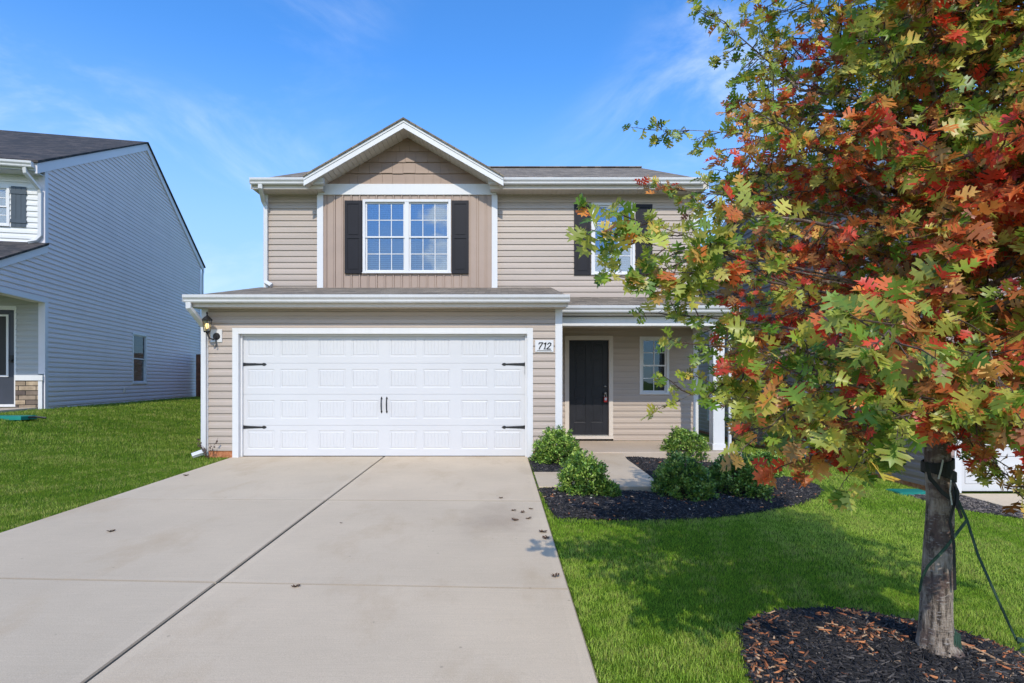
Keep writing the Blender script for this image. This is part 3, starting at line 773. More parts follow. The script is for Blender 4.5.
# downspouts on the left
gx = -5.05
downspout(H, [(-4.98-0.09, YGE-0.05, zG-0.10), (-5.07, YGE-0.05, zG-0.19), (-5.04, YGE+0.02, zG-0.26), (-4.99, YG-0.07, zG-0.46), (-4.985, YG-0.06, zG-0.54), (-4.985, YG-0.06, 0.16), (-4.99, YG-0.08, 0.10), (-5.13, YG-0.16, 0.045)], 0.085, 0.06)
ux = fx(263.5, 11.5)
downspout(H, [(fx(260, 11.2), YE-0.05, zE-0.10), (fx(260, 11.2), YE-0.05, zE-0.17), (ux-0.01, YU-0.12, zE-0.36), (ux+0.01, YU-0.06, zE-0.44), (ux+0.01, YU-0.06, 3.42), (ux+0.03, YU-0.08, 3.38), (ux+0.16, YU-0.13, 3.31)], 0.085, 0.06)
# wall lamp
LPX = fx(217, YG); lz = fz(336, YG)
m = MB(W0); m.box(LPX-0.10, LPX+0.10, -0.035, -0.002, lz-0.11, lz+0.11); wl_b = m.build('lamp_mount', M['white'], H, bevel=0.008)
m = MB(W0)
m.tube([(LPX+0.01, -0.037, lz-0.01), (LPX+0.01, -0.06, lz-0.01)], [0.062, 0.045], 16)
m.tube([(LPX+0.01, -0.06, lz-0.02), (LPX, -0.12, lz-0.07), (LPX-0.03, -0.19, lz-0.05), (LPX-0.05, -0.20, lz+0.02), (LPX-0.055, -0.20, lz+0.05)], [0.016, 0.013, 0.012, 0.014, 0.03], 8)
m.tube([(LPX+0.01, -0.055, lz-0.06), (LPX+0.02, -0.07, lz-0.13), (LPX+0.02, -0.07, lz-0.19)], [0.012, 0.007, 0.012], 7)
WL = m.build('wall_lamp', M['black'], H)
lx = LPX-0.06; lyy = -0.20
m = MB(W0)
m.lathe((lx, lyy, lz+0.045), [(0.055, 0), (0.062, 0.012), (0.055, 0.02)], 6)
for k in range(6):
    a = k*math.pi/3; m.tube([(lx+0.054*math.cos(a), lyy+0.054*math.sin(a), lz+0.06), (lx+0.075*math.cos(a), lyy+0.075*math.sin(a), lz+0.24)], 0.005, 5)
m.lathe((lx, lyy, lz+0.24), [(0.088, 0), (0.09, 0.012), (0.055, 0.05), (0.022, 0.075), (0.014, 0.11), (0.02, 0.125), (0.004, 0.15)], 6)
m.build('lantern_frame', M['black'], WL)
m = MB(W0); m.lathe((lx, lyy, lz+0.064), [(0.050, 0), (0.071, 0.172)], 6); m.build('lantern_glass', M['lantern_glass'], WL)
m = MB(W0); m.lathe((lx, lyy, lz+0.10), [(0.010, 0), (0.018, 0.02), (0.026, 0.06), (0.02, 0.09), (0.004, 0.10)], 10); m.build('bulb', M['bulb'], WL, smooth=True)
# house number
nx0, nx1, nz0, nz1 = fx(535, YG), fx(553.3, YG), fz(352, YG), fz(340.3, YG)
m = MB(W0); m.box(nx0, nx1, -0.034, -0.018, nz0, nz1)
NP = m.build('house_number_plate', M['white'], H, bevel=0.003)
m = MB(W0); m.box(nx0+0.03, nx1-0.03, -0.037, -0.0345, nz0+0.018, nz0+0.026); m.build('rule_line', M['black'], NP)
m = MB(W0)
def stroke(cx, cz, pts, w=0.017):
    for (x1, z1), (x2, z2) in zip(pts, pts[1:]):
        sh = 0.22
        a = Vector((cx+x1+z1*sh, 0, cz+z1)); b = Vector((cx+x2+z2*sh, 0, cz+z2)); d = (b-a).normalized(); n = Vector((-d.z, 0, d.x))*w/2; e = d*w*0.3
        m.prism([(q.x, -0.0385, q.z) for q in (a-e+n, a-e-n, b+e-n, b+e+n)], (0, 0.004, 0))
cz = nz0+0.048; hN = 0.105
stroke(nx0+0.045, cz, [(0.0, hN-0.02), (0.005, hN), (0.062, hN), (0.045, hN*0.62), (0.03, hN*0.3), (0.025, 0.0)], 0.018)
stroke(nx0+0.140, cz, [(-0.005, hN*0.82), (0.02, hN), (0.02, 0)], 0.019); stroke(nx0+0.140, cz, [(0.003, 0.0), (0.038, 0.0)], 0.01)
stroke(nx0+0.195, cz, [(0.0, hN*0.74), (0.008, hN*0.93), (0.03, hN), (0.052, hN*0.88), (0.052, hN*0.66), (0.03, hN*0.36), (0.0, 0.0), (0.062, 0.0)], 0.017)
m.build('digits', M['black'], NP)

# ================================================================ DRIVEWAY, WALK
YJ1L, YJ1R = 6.28, 6.15
def jY(x, ya, yb): t = (x-DXL)/(DXR-DXL); return ya+(yb-ya)*t
rows = [(YG+0.09, YG+0.09), (6.27, 6.16), (3.93, 3.70), (1.45, 1.25), (-1.2, -1.4), (-3.8, -4.0), (-6.6, -6.6)]
verts = MB(); tints = []
g = 0.011
for r_ in range(len(rows)-1):
    for cidx, (xa, xb) in enumerate(((DXL, DXC), (DXC, DXR))):
        gc = 0.008
        x0 = xa+(gc if cidx == 1 else 0); x1 = xb-(gc if cidx == 0 else 0)
        if r_ == 0:
            yt0, yt1 = rows[0][0], rows[0][0]
        else: yt0, yt1 = jY(x0, *rows[r_])-g*0.5, jY(x1, *rows[r_])-g*0.5
        yb0, yb1 = jY(x0, *rows[r_+1])+g*0.5, jY(x1, *rows[r_+1])+g*0.5
        Zf = lambda y: float(min(0.0, (y-YG)*0.022))
        rise = R.uniform(-0.002, 0.003)
        P = [(x0, yb0, Zf(yb0)+rise), (x1, yb1, Zf(yb1)+rise), (x1, yt1, Zf(yt1)+rise), (x0, yt0, Zf(yt0)+rise)]
        e = 0.009   # tooled edge: lowered rim round each slab
        cx_, cy_ = (x0+x1)/2, (yb0+yt0)/2
        P2 = [(p[0]+(e if p[0] < cx_ else -e), p[1]+(e if p[1] < cy_ else -e), p[2]) for p in P]
        P0 = [(p[0], p[1], p[2]-0.007) for p in P]; PB = [(p[0], p[1], p[2]-0.12) for p in P]
        sh = R.uniform(0.95, 1.04); warm = R.uniform(-0.01, 0.01)
        tc = (sh+warm, sh, sh-warm)
        # inner edge band of smoother concrete, then the field
        e2 = 0.07
        P3 = [(p[0]+(e2 if p[0] < cx_ else -e2), p[1]+(e2 if p[1] < cy_ else -e2), p[2]) for p in P]
        verts.face(P3); tints.append(tc)
        for i in range(4):
            j = (i+1) % 4
            verts.face([P2[i], P2[j], P3[j], P3[i]]); tints.append(tuple(q*1.035 for q in tc))
            verts.face([P0[i], P0[j], P2[j], P2[i]]); tints.append(tuple(q*0.62 for q in tc))
            verts.face([PB[i], PB[j], P0[j], P0[i]]); tints.append(tuple(q*0.7 for q in tc))
dr = verts.build('driveway', M['concrete']); set_tint(dr, tints); tag(dr, kind='structure')
m = MB()
def strip(x0, x1, dz, y0=-6.5, y1=YG+0.05):
    m.face([(x0, y0, (y0-YG)*0.022-dz), (x1, y0, (y0-YG)*0.022-dz), (x1, YG, -dz), (x0, YG, -dz)])
strip(DXL+0.01, DXR-0.01, 0.022)
m.build('driveway_bedding', M['soil']); tag(bpy.data.objects['driveway_bedding'], kind='structure')
# walk from porch to driveway
def PG(px, py, z=-0.015):
    Y = (CH-z)*F/(py-HZ); return (fx(px, Y), Y)
wk = [(0.49, PG(534, 484.6)[1]), PG(600, 484.6), PG(662, 484.4), PG(648, 473), PG(627, 459), (fx(623, 9.79), 9.79), (fx(583, 9.79), 9.79), PG(588, 463), PG(584, 469), PG(572, 471), (0.49, PG(534, 471)[1])]
m = MB(); n = len(wk)
def wz(y): return float(-0.008+(y-9.8)*0.010)
m.prism([(x, y, wz(y)-0.12) for x, y in wk], (0, 0, 0))
m.v = []; m.f = []
k = m.p([(x, y, wz(y)) for x, y in wk]); k2 = m.p([(x, y, wz(y)-0.14) for x, y in wk])
m.f.append(tuple(range(n)));
for i in range(n):
    j = (i+1) % n; m.f.append((k2+i, k2+j, k+j, k+i))
wko = m.build('walkway', M['concrete'], bevel=0.008); set_tint(wko, [(1.0, 0.99, 0.98)]*len(wko.data.polygons)); tag(wko, kind='structure')

# ---------------------------------------------------------------- bed outlines
bed1 = [PG(539, 485.5), (0.55, G(548, 517)[1])]+[G(*q) for q in ((560, 519), (580, 520), (620, 521.5), (670, 521), (715, 519), (760, 513), (795, 506), (815, 498.5), (824, 492), (817, 486), (797, 481), (770, 475), (752, 468))]+[(4.6, 9.9), (4.3, 9.7), (2.2, 9.79), PG(627, 459), PG(648, 473), PG(663, 484.8)]
bed2 = [(0.49, YG-0.02), (1.05, YG-0.02), (1.05, 9.8), (fx(583, 9.79), 9.79), PG(588, 463), PG(584, 469), PG(572, 471), (0.49, PG(534, 471)[1])]
ringpx = [(744, 634), (752, 622), (775, 615), (800, 612.5), (830, 611.5), (858, 615), (880, 619), (905, 624), (935, 630), (965, 638), (990, 646), (1012, 655), (1040, 668), (1060, 700), (1030, 740), (960, 765), (860, 765), (800, 740), (765, 705), (748, 665)]
ring = [G(*q) for q in ringpx]
nbed = [(6.02, 7.4), (7.05, 7.0), (7.1, 8.5), (6.75, 8.5), (6.1, 8.2)]
TB = G(938, 663)      # trunk base
def fillbed(name, poly, dome, label_kind=True):
    xs = [p[0] for p in poly]; ys = [p[1] for p in poly]; s = 0.045
    gx_ = np.arange(min(xs)-s, max(xs)+s, s); gy_ = np.arange(min(ys)-s, max(ys)+s, s)
    XX, YY = np.meshgrid(gx_, gy_, indexing='ij')
    # distance to the outline
    dmin = np.full(XX.shape, 9.0)
    for i in range(len(poly)):
        a = np.array(poly[i]); b = np.array(poly[(i+1) % len(poly)]); ab = b-a; L2 = (ab**2).sum()+1e-9
        t = np.clip(((XX-a[0])*ab[0]+(YY-a[1])*ab[1])/L2, 0, 1)
        dmin = np.minimum(dmin, np.hypot(XX-a[0]-t*ab[0], YY-a[1]-t*ab[1]))
    ins = inpoly(XX, YY, poly)
    h = np.where(ins, np.minimum(dmin/0.25, 1)*dome, 0)
    rnd = NR.normal(0, 0.006, XX.shape)
    ZZ = ground(XX, YY)+h+np.where(ins, 0.012+rnd, -0.03)
    V = np.stack([XX, YY, ZZ], -1).reshape(-1, 3)
    nx, ny = XX.shape; idx = []
    use = ins | (dmin < s*0.8)
    for i in range(nx-1):
        for j in range(ny-1):
            if use[i, j] and use[i+1, j] and use[i, j+1] and use[i+1, j+1]:
                idx += [i*ny+j, (i+1)*ny+j, (i+1)*ny+j+1, i*ny+j+1]
    o = np_mesh(name, V, np.full(len(idx)//4, 4), idx, M['mulch_base'])
    def hh(x, y):
        d = np.full(np.shape(x), 9.0)
        for i in range(len(poly)):
            a = np.array(poly[i]); b = np.array(poly[(i+1) % len(poly)]); ab = b-a; L2 = (ab**2).sum()+1e-9
            t = np.clip(((x-a[0])*ab[0]+(y-a[1])*ab[1])/L2, 0, 1)
            d = np.minimum(d, np.hypot(x-a[0]-t*ab[0], y-a[1]-t*ab[1]))
        return ground(x, y)+np.minimum(d/0.25, 1)*dome+0.012, d
    return o, hh
b1o, b1h = fillbed('mulch_bed', bed1, 0.05); tag(b1o, kind='structure')
b2o, b2h = fillbed('mulch_bed', bed2, 0.02); tag(b2o, kind='structure')
b3o, b3h = fillbed('mulch_bed', ring, 0.06); tag(b3o, kind='structure')
b4o, b4h = fillbed('mulch_bed', nbed, 0.03); tag(b4o, kind='structure')

def chips(name, poly, hf, dens, L=(0.02, 0.07), W=(0.004, 0.012), cols=None, near_edge=None, lift=0.012, keep=None):
    xs = [p[0] for p in poly]; ys = [p[1] for p in poly]
    A = (max(xs)-min(xs))*(max(ys)-min(ys)); n = int(A*dens)
    x = NR.uniform(min(xs), max(xs), n); y = NR.uniform(min(ys), max(ys), n)
    k = inpoly(x, y, poly); x, y = x[k], y[k]; z, d = hf(x, y)
    if near_edge is not None:
        k = NR.random(len(x)) < np.exp(-d/near_edge); x, y, z, d = x[k], y[k], z[k], d[k]
    if keep is not None:
        k = keep(x, y); x, y, z, d = x[k], y[k], z[k], d[k]
    n = len(x); a = NR.uniform(0, math.pi, n); tl = NR.normal(0, 0.22, n); l = NR.uniform(*L, n)/2; w = NR.uniform(*W, n)/2
    t = np.minimum(w*0.8, 0.004)
    ux_ = np.stack([np.cos(a)*np.cos(tl), np.sin(a)*np.cos(tl), np.sin(tl)], -1)
    vx_ = np.stack([-np.sin(a), np.cos(a), NR.normal(0, 0.35, n)], -1); vx_ /= np.linalg.norm(vx_, axis=1)[:, None]
    nx_ = np.cross(ux_, vx_)
    c = np.stack([x, y, z+NR.uniform(0.0, lift, n)], -1)
    V = []
    for su, sv, sw in ((-1, -.5, -1), (1, -.8, -1), (1, .4, -1), (-1, 1, -1), (-1, -.5, 1), (1, -.8, 1), (1, .4, 1), (-1, 1, 1)):
        V.append(c+ux_*(l*su)[:, None]+vx_*(w*sv)[:, None]+nx_*(t*sw)[:, None])
    V = np.stack(V, 1).reshape(-1, 3)
    fc = np.array([[4, 5, 6, 7], [0, 1, 5, 4], [1, 2, 6, 5], [2, 3, 7, 6], [3, 0, 4, 7]])
    idx = (fc[None]+8*np.arange(n)[:, None, None]).ravel()
    cs = np.array(cols or [(0.012, 0.012, 0.014), (0.02, 0.019, 0.02), (0.035, 0.032, 0.033), (0.07, 0.062, 0.06), (0.13, 0.115, 0.105)])
    pp = np.array([0.3, 0.3, 0.22, 0.12, 0.06]) if cols is None else np.full(len(cs), 1/len(cs))
    ci = NR.choice(len(cs), n, p=pp/pp.sum())
    tint = np.repeat(cs[ci]*NR.uniform(0.8, 1.25, n)[:, None], 8, 0)
    return np_mesh(name, V, np.full(5*n, 4), idx, M['chip'], tint=tint)
def stuff(o, label): return tag(o, kind='stuff', label=label, cat='mulch')
stuff(chips('bark_mulch', bed1, b1h, 3200, (0.02, 0.08), (0.004, 0.012)), 'black shredded bark mulch filling the curved shrub bed beside the porch walk')
stuff(chips('bark_mulch', bed2, b2h, 2600), 'black bark mulch in the small bed between garage wall and walk')
stuff(chips('bark_mulch', ring, b3h, 8000, (0.025, 0.10), (0.003, 0.010)), 'black shredded bark mulch ring at the foot of the young oak')
stuff(chips('bark_mulch', nbed, b4h, 1500, cols=[(0.25, 0.21, 0.18), (0.10, 0.085, 0.08), (0.04, 0.035, 0.03)]), 'faded grey mulch beside the right neighbour driveway')
OR = [(0.38, 0.13, 0.05), (0.50, 0.20, 0.08), (0.25, 0.09, 0.04), (0.42, 0.28, 0.17), (0.15, 0.07, 0.04)]
def kp(x, y):
    cen = np.array(G(850, 660)); e = np.array([noise.noise((a*3.1, b*3.1, 0.3)) for a, b in zip(x, y)])
    left = (x < G(790, 650)[0]) | ((np.array([noise.noise((a*2.0+5, b*2.0, 3.3)) for a, b in zip(x, y)])) > 0.25)
    return (e > -0.25) & (left | (NR.random(len(x)) < 0.4))
stuff(chips('leaf_litter', ring, b3h, 3200, (0.02, 0.07), (0.004, 0.014), cols=OR, near_edge=0.14, lift=0.022, keep=kp), 'orange brown dry leaf litter along the rim of the tree ring')
stuff(chips('leaf_litter', ring, b3h, 1300, (0.02, 0.07), (0.004, 0.014), cols=OR, lift=0.025,
            keep=lambda x, y: np.array([noise.noise((a*4.1+9, b*4.1, 1.3)) for a, b in zip(x, y)]) > 0.33), 'small clumps of orange dry leaves scattered on the tree ring mulch')
stuff(chips('leaf_litter', bed1, b1h, 45, (0.015, 0.05), (0.006, 0.02), cols=OR+[(0.4, 0.35, 0.3)], lift=0.02), 'sparse dry brown leaf bits on the shrub bed mulch')

# ---------------------------------------------------------------- lawn sheet
def axis(lo, hi, fine, extra):
    a = list(np.arange(lo, hi+1e-6, fine)); s = fine
    v = hi
    while v < 700: s *= 1.5; v += s; a.append(v)
    v = lo; s = fine
    while v > -700: s *= 1.5; v -= s; a.append(v)
    a = np.array(sorted(a+extra)); return a[np.concatenate([[True], np.diff(a) > 1e-4])]
ax = axis(-16, 14, 0.25, [DXL-0.004, DXL+0.02, DXR-0.02, DXR+0.004]); ay = axis(-7, 30, 0.25, [YG-0.01])
XX, YY = np.meshgrid(ax, ay, indexing='ij')
ZZ = ground(XX, YY)
und = (XX > DXL+0.01) & (XX < DXR-0.01) & (YY < YG+0.3) & (YY > -6.6)
ZZ = np.where(und, ZZ-0.2, ZZ)
wkin = inpoly(XX, YY, [(x, y) for x, y in wk]); ZZ = np.where(wkin, ZZ-0.1, ZZ)
for pl in (bed1, bed2, ring): ZZ = np.where(inpoly(XX, YY, pl), ZZ-0.05, ZZ)
hs = (XX > XL) & (XX < XR) & (YY > YG+0.1) & (YY < 21.9); ZZ = np.where(hs, ZZ-0.3, ZZ)
nx, ny = XX.shape
I, J = np.meshgrid(np.arange(nx-1), np.arange(ny-1), indexing='ij')
idx = np.stack([I*ny+J, (I+1)*ny+J, (I+1)*ny+J+1, I*ny+J+1], -1).reshape(-1)
lawn = np_mesh('ground', np.stack([XX, YY, ZZ], -1).reshape(-1, 3), np.full(len(idx)//4, 4), idx, M['lawn'], smooth=True)
tag(lawn, kind='structure')
# neighbour driveway
m = MB()
zn = -0.455
for ya, yb_ in ((8.46, 5.6), (5.585, 2.7), (2.685, -0.3)):
    m.box(7.12, 12.0, yb_, ya, -0.75, -0.44) if False else m.prism([(7.12, yb_, zn+(yb_-8.5)*0.022), (12.0, yb_, zn+(yb_-8.5)*0.022), (12.0, ya, zn+(ya-8.5)*0.022), (7.12, ya, zn+(ya-8.5)*0.022)][::-1], (0, 0, -0.14))
nd = m.build('neighbour_driveway', M['concrete'], bevel=0.01); set_tint(nd, [(1.08, 1.08, 1.06)]*len(nd.data.polygons)); tag(nd, kind='structure')

# ---------------------------------------------------------------- grass
LHC = Vector((fx(44.5, 12.2), 12.2, 0)); LD = Vector((-0.211, 1, 0)).normalized(); LU = Vector((LD.y, -LD.x, 0))   # left house corner, side dir, outward right
RXW, RYF = 6.8, 8.5
def grass_pts(n, x0, x1, y0, y1):
    x = NR.uniform(x0, x1, n); y = NR.uniform(y0, y1, n)
    j = 0.02*np.sin(y*23)+0.012*np.sin(y*61)
    k = ~((x > DXL-0.005+j*0.4) & (x < DXR+0.012+j*0.5) & (y < YG+0.1))
    for pl in (wk, nbed): k &= ~inpoly(x, y, pl)
    wob = 0.03
    for pl in (bed1, bed2, ring): k &= ~inpoly(x+NR.normal(0, wob, len(x)), y+NR.normal(0, wob, len(x)), pl)
    k &= ~((x > XL-0.03) & (x < XR+0.02) & (y > YG-0.03)) ; k &= ~((x > 0.9) & (x < 4.34) & (y > 9.7))
    k &= ~((x > RXW-0.02) & (y > RYF-0.05)); k &= ~((x > 7.1) & (y < RYF))
    # left house footprint
    dx, dy_ = x-LHC.x, y-LHC.y
    s = dx*LD.x+dy_*LD.y; o = dx*LU.x+dy_*LU.y
    k &= ~((o < 0.02) & (s > -2.0))
    # view cone with margin
    k &= (np.abs(x-0.02*y) < 1.05*y+0.8)
    return x[k], y[k]
GX, GY, GW, GH = [], [], [], []
for (x0, x1, y0, y1, dens, w, h) in ((0.4, 5.0, 2.2, 4.2, 17000, 0.0026, 0.027), (0.4, 6.8, 4.2, 6.6, 9500, 0.0034, 0.028), (0.4, 6.9, 6.6, 9.8, 4200, 0.0052, 0.031), (4.2, 6.9, 9.6, 14, 1800, 0.008, 0.04),
                                      (-6.5, -4.5, 3.6, 5.5, 7500, 0.004, 0.030), (-9.5, -4.5, 5.5, 8.5, 5000, 0.0052, 0.031), (-12.5, -4.5, 8.5, 12.5, 1900, 0.008, 0.042), (-14, -4.9, 12.5, 22, 800, 0.012, 0.045)):
    x, y = grass_pts(int((x1-x0)*(y1-y0)*dens), x0, x1, y0, y1)
    GX.append(x); GY.append(y); GW.append(np.full(len(x), w)); GH.append(np.full(len(x), h))
x = np.concatenate(GX); y = np.concatenate(GY); w = np.concatenate(GW)*NR.uniform(0.7, 1.3, len(x)); n = len(x)
lum = np.zeros(n)
# cheap smooth patch noise from a few sines
def pn(x, y, s, seed):
    r = np.random.default_rng(seed); o = 0
    for _ in range(7):
        a = r.uniform(0, 6.28); f = s*r.uniform(0.6, 1.8); o = o+np.sin((x*math.cos(a)+y*math.sin(a))*f+r.uniform(0, 6.28))
    return o/7
P1 = pn(x, y, 1.7, 3); P2 = pn(x, y, 7.0, 5); P3 = pn(x, y, 22.0, 8)
h = np.concatenate(GH)*NR.uniform(0.55, 1.35, n)*(1+0.35*P2+0.25*P3)
z = ground(x, y)-0.002
ba = NR.uniform(0, 2*math.pi, n); la = NR.uniform(0, 2*math.pi, n); lean = NR.uniform(0.1, 0.9, n)
bd = np.stack([np.cos(ba), np.sin(ba), np.zeros(n)], -1)*(w/2)[:, None]
ld = np.stack([np.cos(la), np.sin(la), np.zeros(n)], -1)*(h*lean)[:, None]
B = np.stack([x, y, z], -1); up_ = np.zeros((n, 3)); up_[:, 2] = h
V = np.stack([B-bd, B+bd, B+bd*0.75+ld*0.3+up_*0.6, B-bd*0.75+ld*0.3+up_*0.6, B+ld+up_*0.92], 1).reshape(-1, 3)
i5 = 5*np.arange(n)[:, None]
loops = np.concatenate([i5+np.array([[0, 1, 2, 3]]), i5+np.array([[3, 2, 4]])], 1).ravel()
pol = np.tile([4, 3], n)
c1 = np.array([0.165, 0.27, 0.025]); c2 = np.array([0.32, 0.41, 0.07]); c3 = np.array([0.38, 0.38, 0.11]); c4 = np.array([0.055, 0.15, 0.016])
t = np.clip(0.5+0.9*P1+0.9*P2+0.9*P3+NR.normal(0, 0.25, n), 0, 1)[:, None]
cc = c1*(1-t)+c2*t
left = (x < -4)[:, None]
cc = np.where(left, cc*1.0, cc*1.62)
dk = (NR.random(n) < 0.2)[:, None]; cc = np.where(dk, c4, cc)
dry = (NR.random(n) < np.clip(0.11+0.35*(P2+P3), 0, 0.45))[:, None]; cc = np.where(dry, c3, cc)
cc = cc*NR.uniform(0.75, 1.3, n)[:, None]
tint = np.repeat(cc, 5, 0); tint = tint.reshape(n, 5, 3); tint[:, 2:, :] *= 1.0
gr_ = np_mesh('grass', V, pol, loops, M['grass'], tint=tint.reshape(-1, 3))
tag(gr_, kind='stuff', label='short mown green lawn grass around the driveway and beds', cat='grass')
print('grass blades', n)

# ================================================================ LEFT NEIGHBOUR
LZ = 0.66
kz = 7.64
def LH(name): pass
rotz = math.atan2(LU.y, LU.x)
N1 = empty('house', (LHC.x, LHC.y, LZ), rotz, label='grey blue sided neighbour house with dark roof standing at the left', cat='house')
WS = frame((LHC.x, LHC.y, 0), (LD.x, LD.y))      # side wall: x = along depth
WF = frame((LHC.x, LHC.y, 0), (LU.x, LU.y))      # front wall: x negative to the left
Ld = 10.5; eZ = 6.05; rz_ = eZ+Ld/2*0.505
mb = MB(WS)
swin = (4.30, 5.30, 1.20, 2.76)
siding(mb, LZ-0.05, 3.16, 0.05, Ld-0.04, [(swin[0]+0.03, swin[1]-0.03, swin[2]+0.03, swin[3]-0.03)], course=0.112, d=0.022)
zA = 3.16
siding(mb, 3.16, 4.30, lambda z: max(-1.9, 0.0-(4.26-z)/0.43) if z < 4.26 else 0.05, Ld-0.04, course=0.112, d=0.022, zbase=LZ-0.05, extra=(3.443, 4.26, 4.265))
siding(mb, 4.30, eZ, 0.05, Ld-0.04, course=0.112, d=0.022, zbase=LZ-0.05)
siding(mb, eZ, rz_-0.03, lambda z: max(0.0, (z-eZ)/0.505), lambda z: Ld-max(0.0, (z-eZ)/0.505), course=0.112, d=0.022, zbase=LZ-0.05)
mb.build('wall', M['blue_side'], N1)['label'] = 'shaded grey blue side wall'
mb = MB(WF)
siding(mb, 4.2, 6.0, -9.5, -0.11, [(-2.6, -0.68, 4.72, 5.58)], course=0.125); mb.build('wall', M['white_side'], N1)['label'] = 'white upper front wall'
mb = MB(WF); siding(mb, 1.42, 3.2, -9.5, -0.11, [(-1.52, -0.545, 0, 2.95)], course=0.125); mb.build('wall', M['grey_side'], N1)['label'] = 'pale grey entry wall under the porch'
mb = MB(frame((LHC.x+LD.x*Ld, LHC.y+LD.y*Ld, 0), (-LU.x, -LU.y))); siding(mb, LZ-0.05, 6.05, 0, 9.5, course=0.2); mb.build('wall', M['white_side'], N1)
mb = MB(WS); boxes('corner_trim', WS, 'blue_trim', N1, [(-0.02, 0.10, -0.022, 0.0, 4.3, eZ)])
mb = MB(WS); boxes('corner_trim', WS, 'blue_trim', N1, [(-0.02, 0.10, -0.022, 0.0, LZ-0.03, 3.16), (Ld-0.1, Ld+0.02, -0.022, 0.01, LZ-0.03, eZ-0.1), (-0.02, -0.001, 0.0, 0.11, 4.3, eZ-0.01), (-0.02, -0.001, 0.0, 0.11, 1.45, 3.16)])
# rakes
mb = MB(WS)
for s0, s1, z0_, z1_ in ((-0.35, Ld/2, eZ-0.02, rz_+0.15), (Ld+0.35, Ld/2, eZ-0.02, rz_+0.15)):
    mb.prism([(s0, -0.05, z0_), (s1, -0.05, z1_), (s1, -0.05, z1_-0.22), (s0, -0.05, z0_-0.22)], (0, 0.046, 0))
mb.prism([(-2.15, -0.05, 4.33-2.15*0.43), (0.02, -0.05, 4.34), (0.02, -0.05, 4.17), (-2.15, -0.05, 4.17-2.15*0.43)], (0, 0.034, 0))
mb.box(-1.9, 0.0, -0.03, 0.2, 3.04, 3.159)
mb.build('rake_board', M['blue_trim'], N1)
mb = MB(WS)
rp = 0.505
def sl_(s0, z0_, s1, z1_, w0=-0.09, w1=9.6, th=0.05):
    mb.prism([(s0, w0, z0_), (s1, w0, z1_), (s1, w0, z1_-th), (s0, w0, z0_-th)], (0, w1-w0, 0))
sl_(-0.40, eZ+0.03, Ld/2, rz_+0.20); sl_(Ld+0.40, eZ+0.03, Ld/2, rz_+0.20)
nr = mb.build('roof', M['shingle_d'], N1)
mb = MB(WS); sl_(-2.2, 4.385-2.2*0.43, -0.0, 4.385); mb.build('roof', M['shingle_d'], N1)['label'] = 'porch roof of dark shingles'
gutter(N1, frame((LHC.x-LD.x*0.36, LHC.y-LD.y*0.36, 0), (LU.x, LU.y)), -9.5, 0.0, eZ-0.02)
mb = MB(WF); mb.box(-9.5, 0.0, -0.36, 0.0, eZ-0.19, eZ-0.17); mb.box(-9.5, 0, -0.36, -0.34, eZ-0.19, eZ-0.02); mb.box(-9.5, -0.02, -2.0, -0.0, 3.20, 3.22); mb.build('soffit', M['white'], N1)
pw = lambda x, y, z: tuple(WF @ Vector((x, y, z)))
downspout(N1, [pw(-0.16, -0.40, eZ-0.13), pw(-0.16, -0.38, eZ-0.24), pw(-0.05, -0.10, eZ-0.50), pw(-0.05, -0.06, eZ-0.58), pw(-0.05, -0.06, 4.52), pw(-0.12, -0.07, 4.42), pw(-0.26, -0.12, 4.36)], 0.08, 0.06)
pw2 = lambda x, y, z: tuple(WS @ Vector((x, y, z)))
downspout(N1, [pw2(Ld+0.25, -0.03, eZ-0.12), pw2(Ld+0.12, -0.05, eZ-0.4), pw2(Ld+0.08, -0.05, 0.8)], 0.07, 0.07)
window('window', N1, WF, -2.62, -0.66, 4.70, 5.60, 2, 3, 2, blind_m='green_glass', label='upper front window with green tinted blinds')
# board shutter
mb = MB(WF)
for i in range(3): mb.box(-0.63+i*0.098, -0.63+i*0.098+0.093, -0.03, -0.016, 4.70, 5.60)
mb.box(-0.64, -0.33, -0.045, -0.03, 4.79, 4.87); mb.box(-0.64, -0.33, -0.045, -0.03, 5.43, 5.51)
mb.build('shutter', M['slate_shutter'], N1)
window('window', N1, WS, swin[0], swin[1], swin[2], swin[3], 1, 1, 1, frame_m='white', pane_m='glass_dark', grid=False, blinds=False, casing=0.06, label='narrow side window')
mb = MB(WS); mb.box(3.72, 3.80, -0.05, -0.01, 0.95, 1.10); mb.build('outlet_box', M['cream'], N1, bevel=0.005)
WF2 = WF @ Matrix.Translation((0.2, 0, 0))
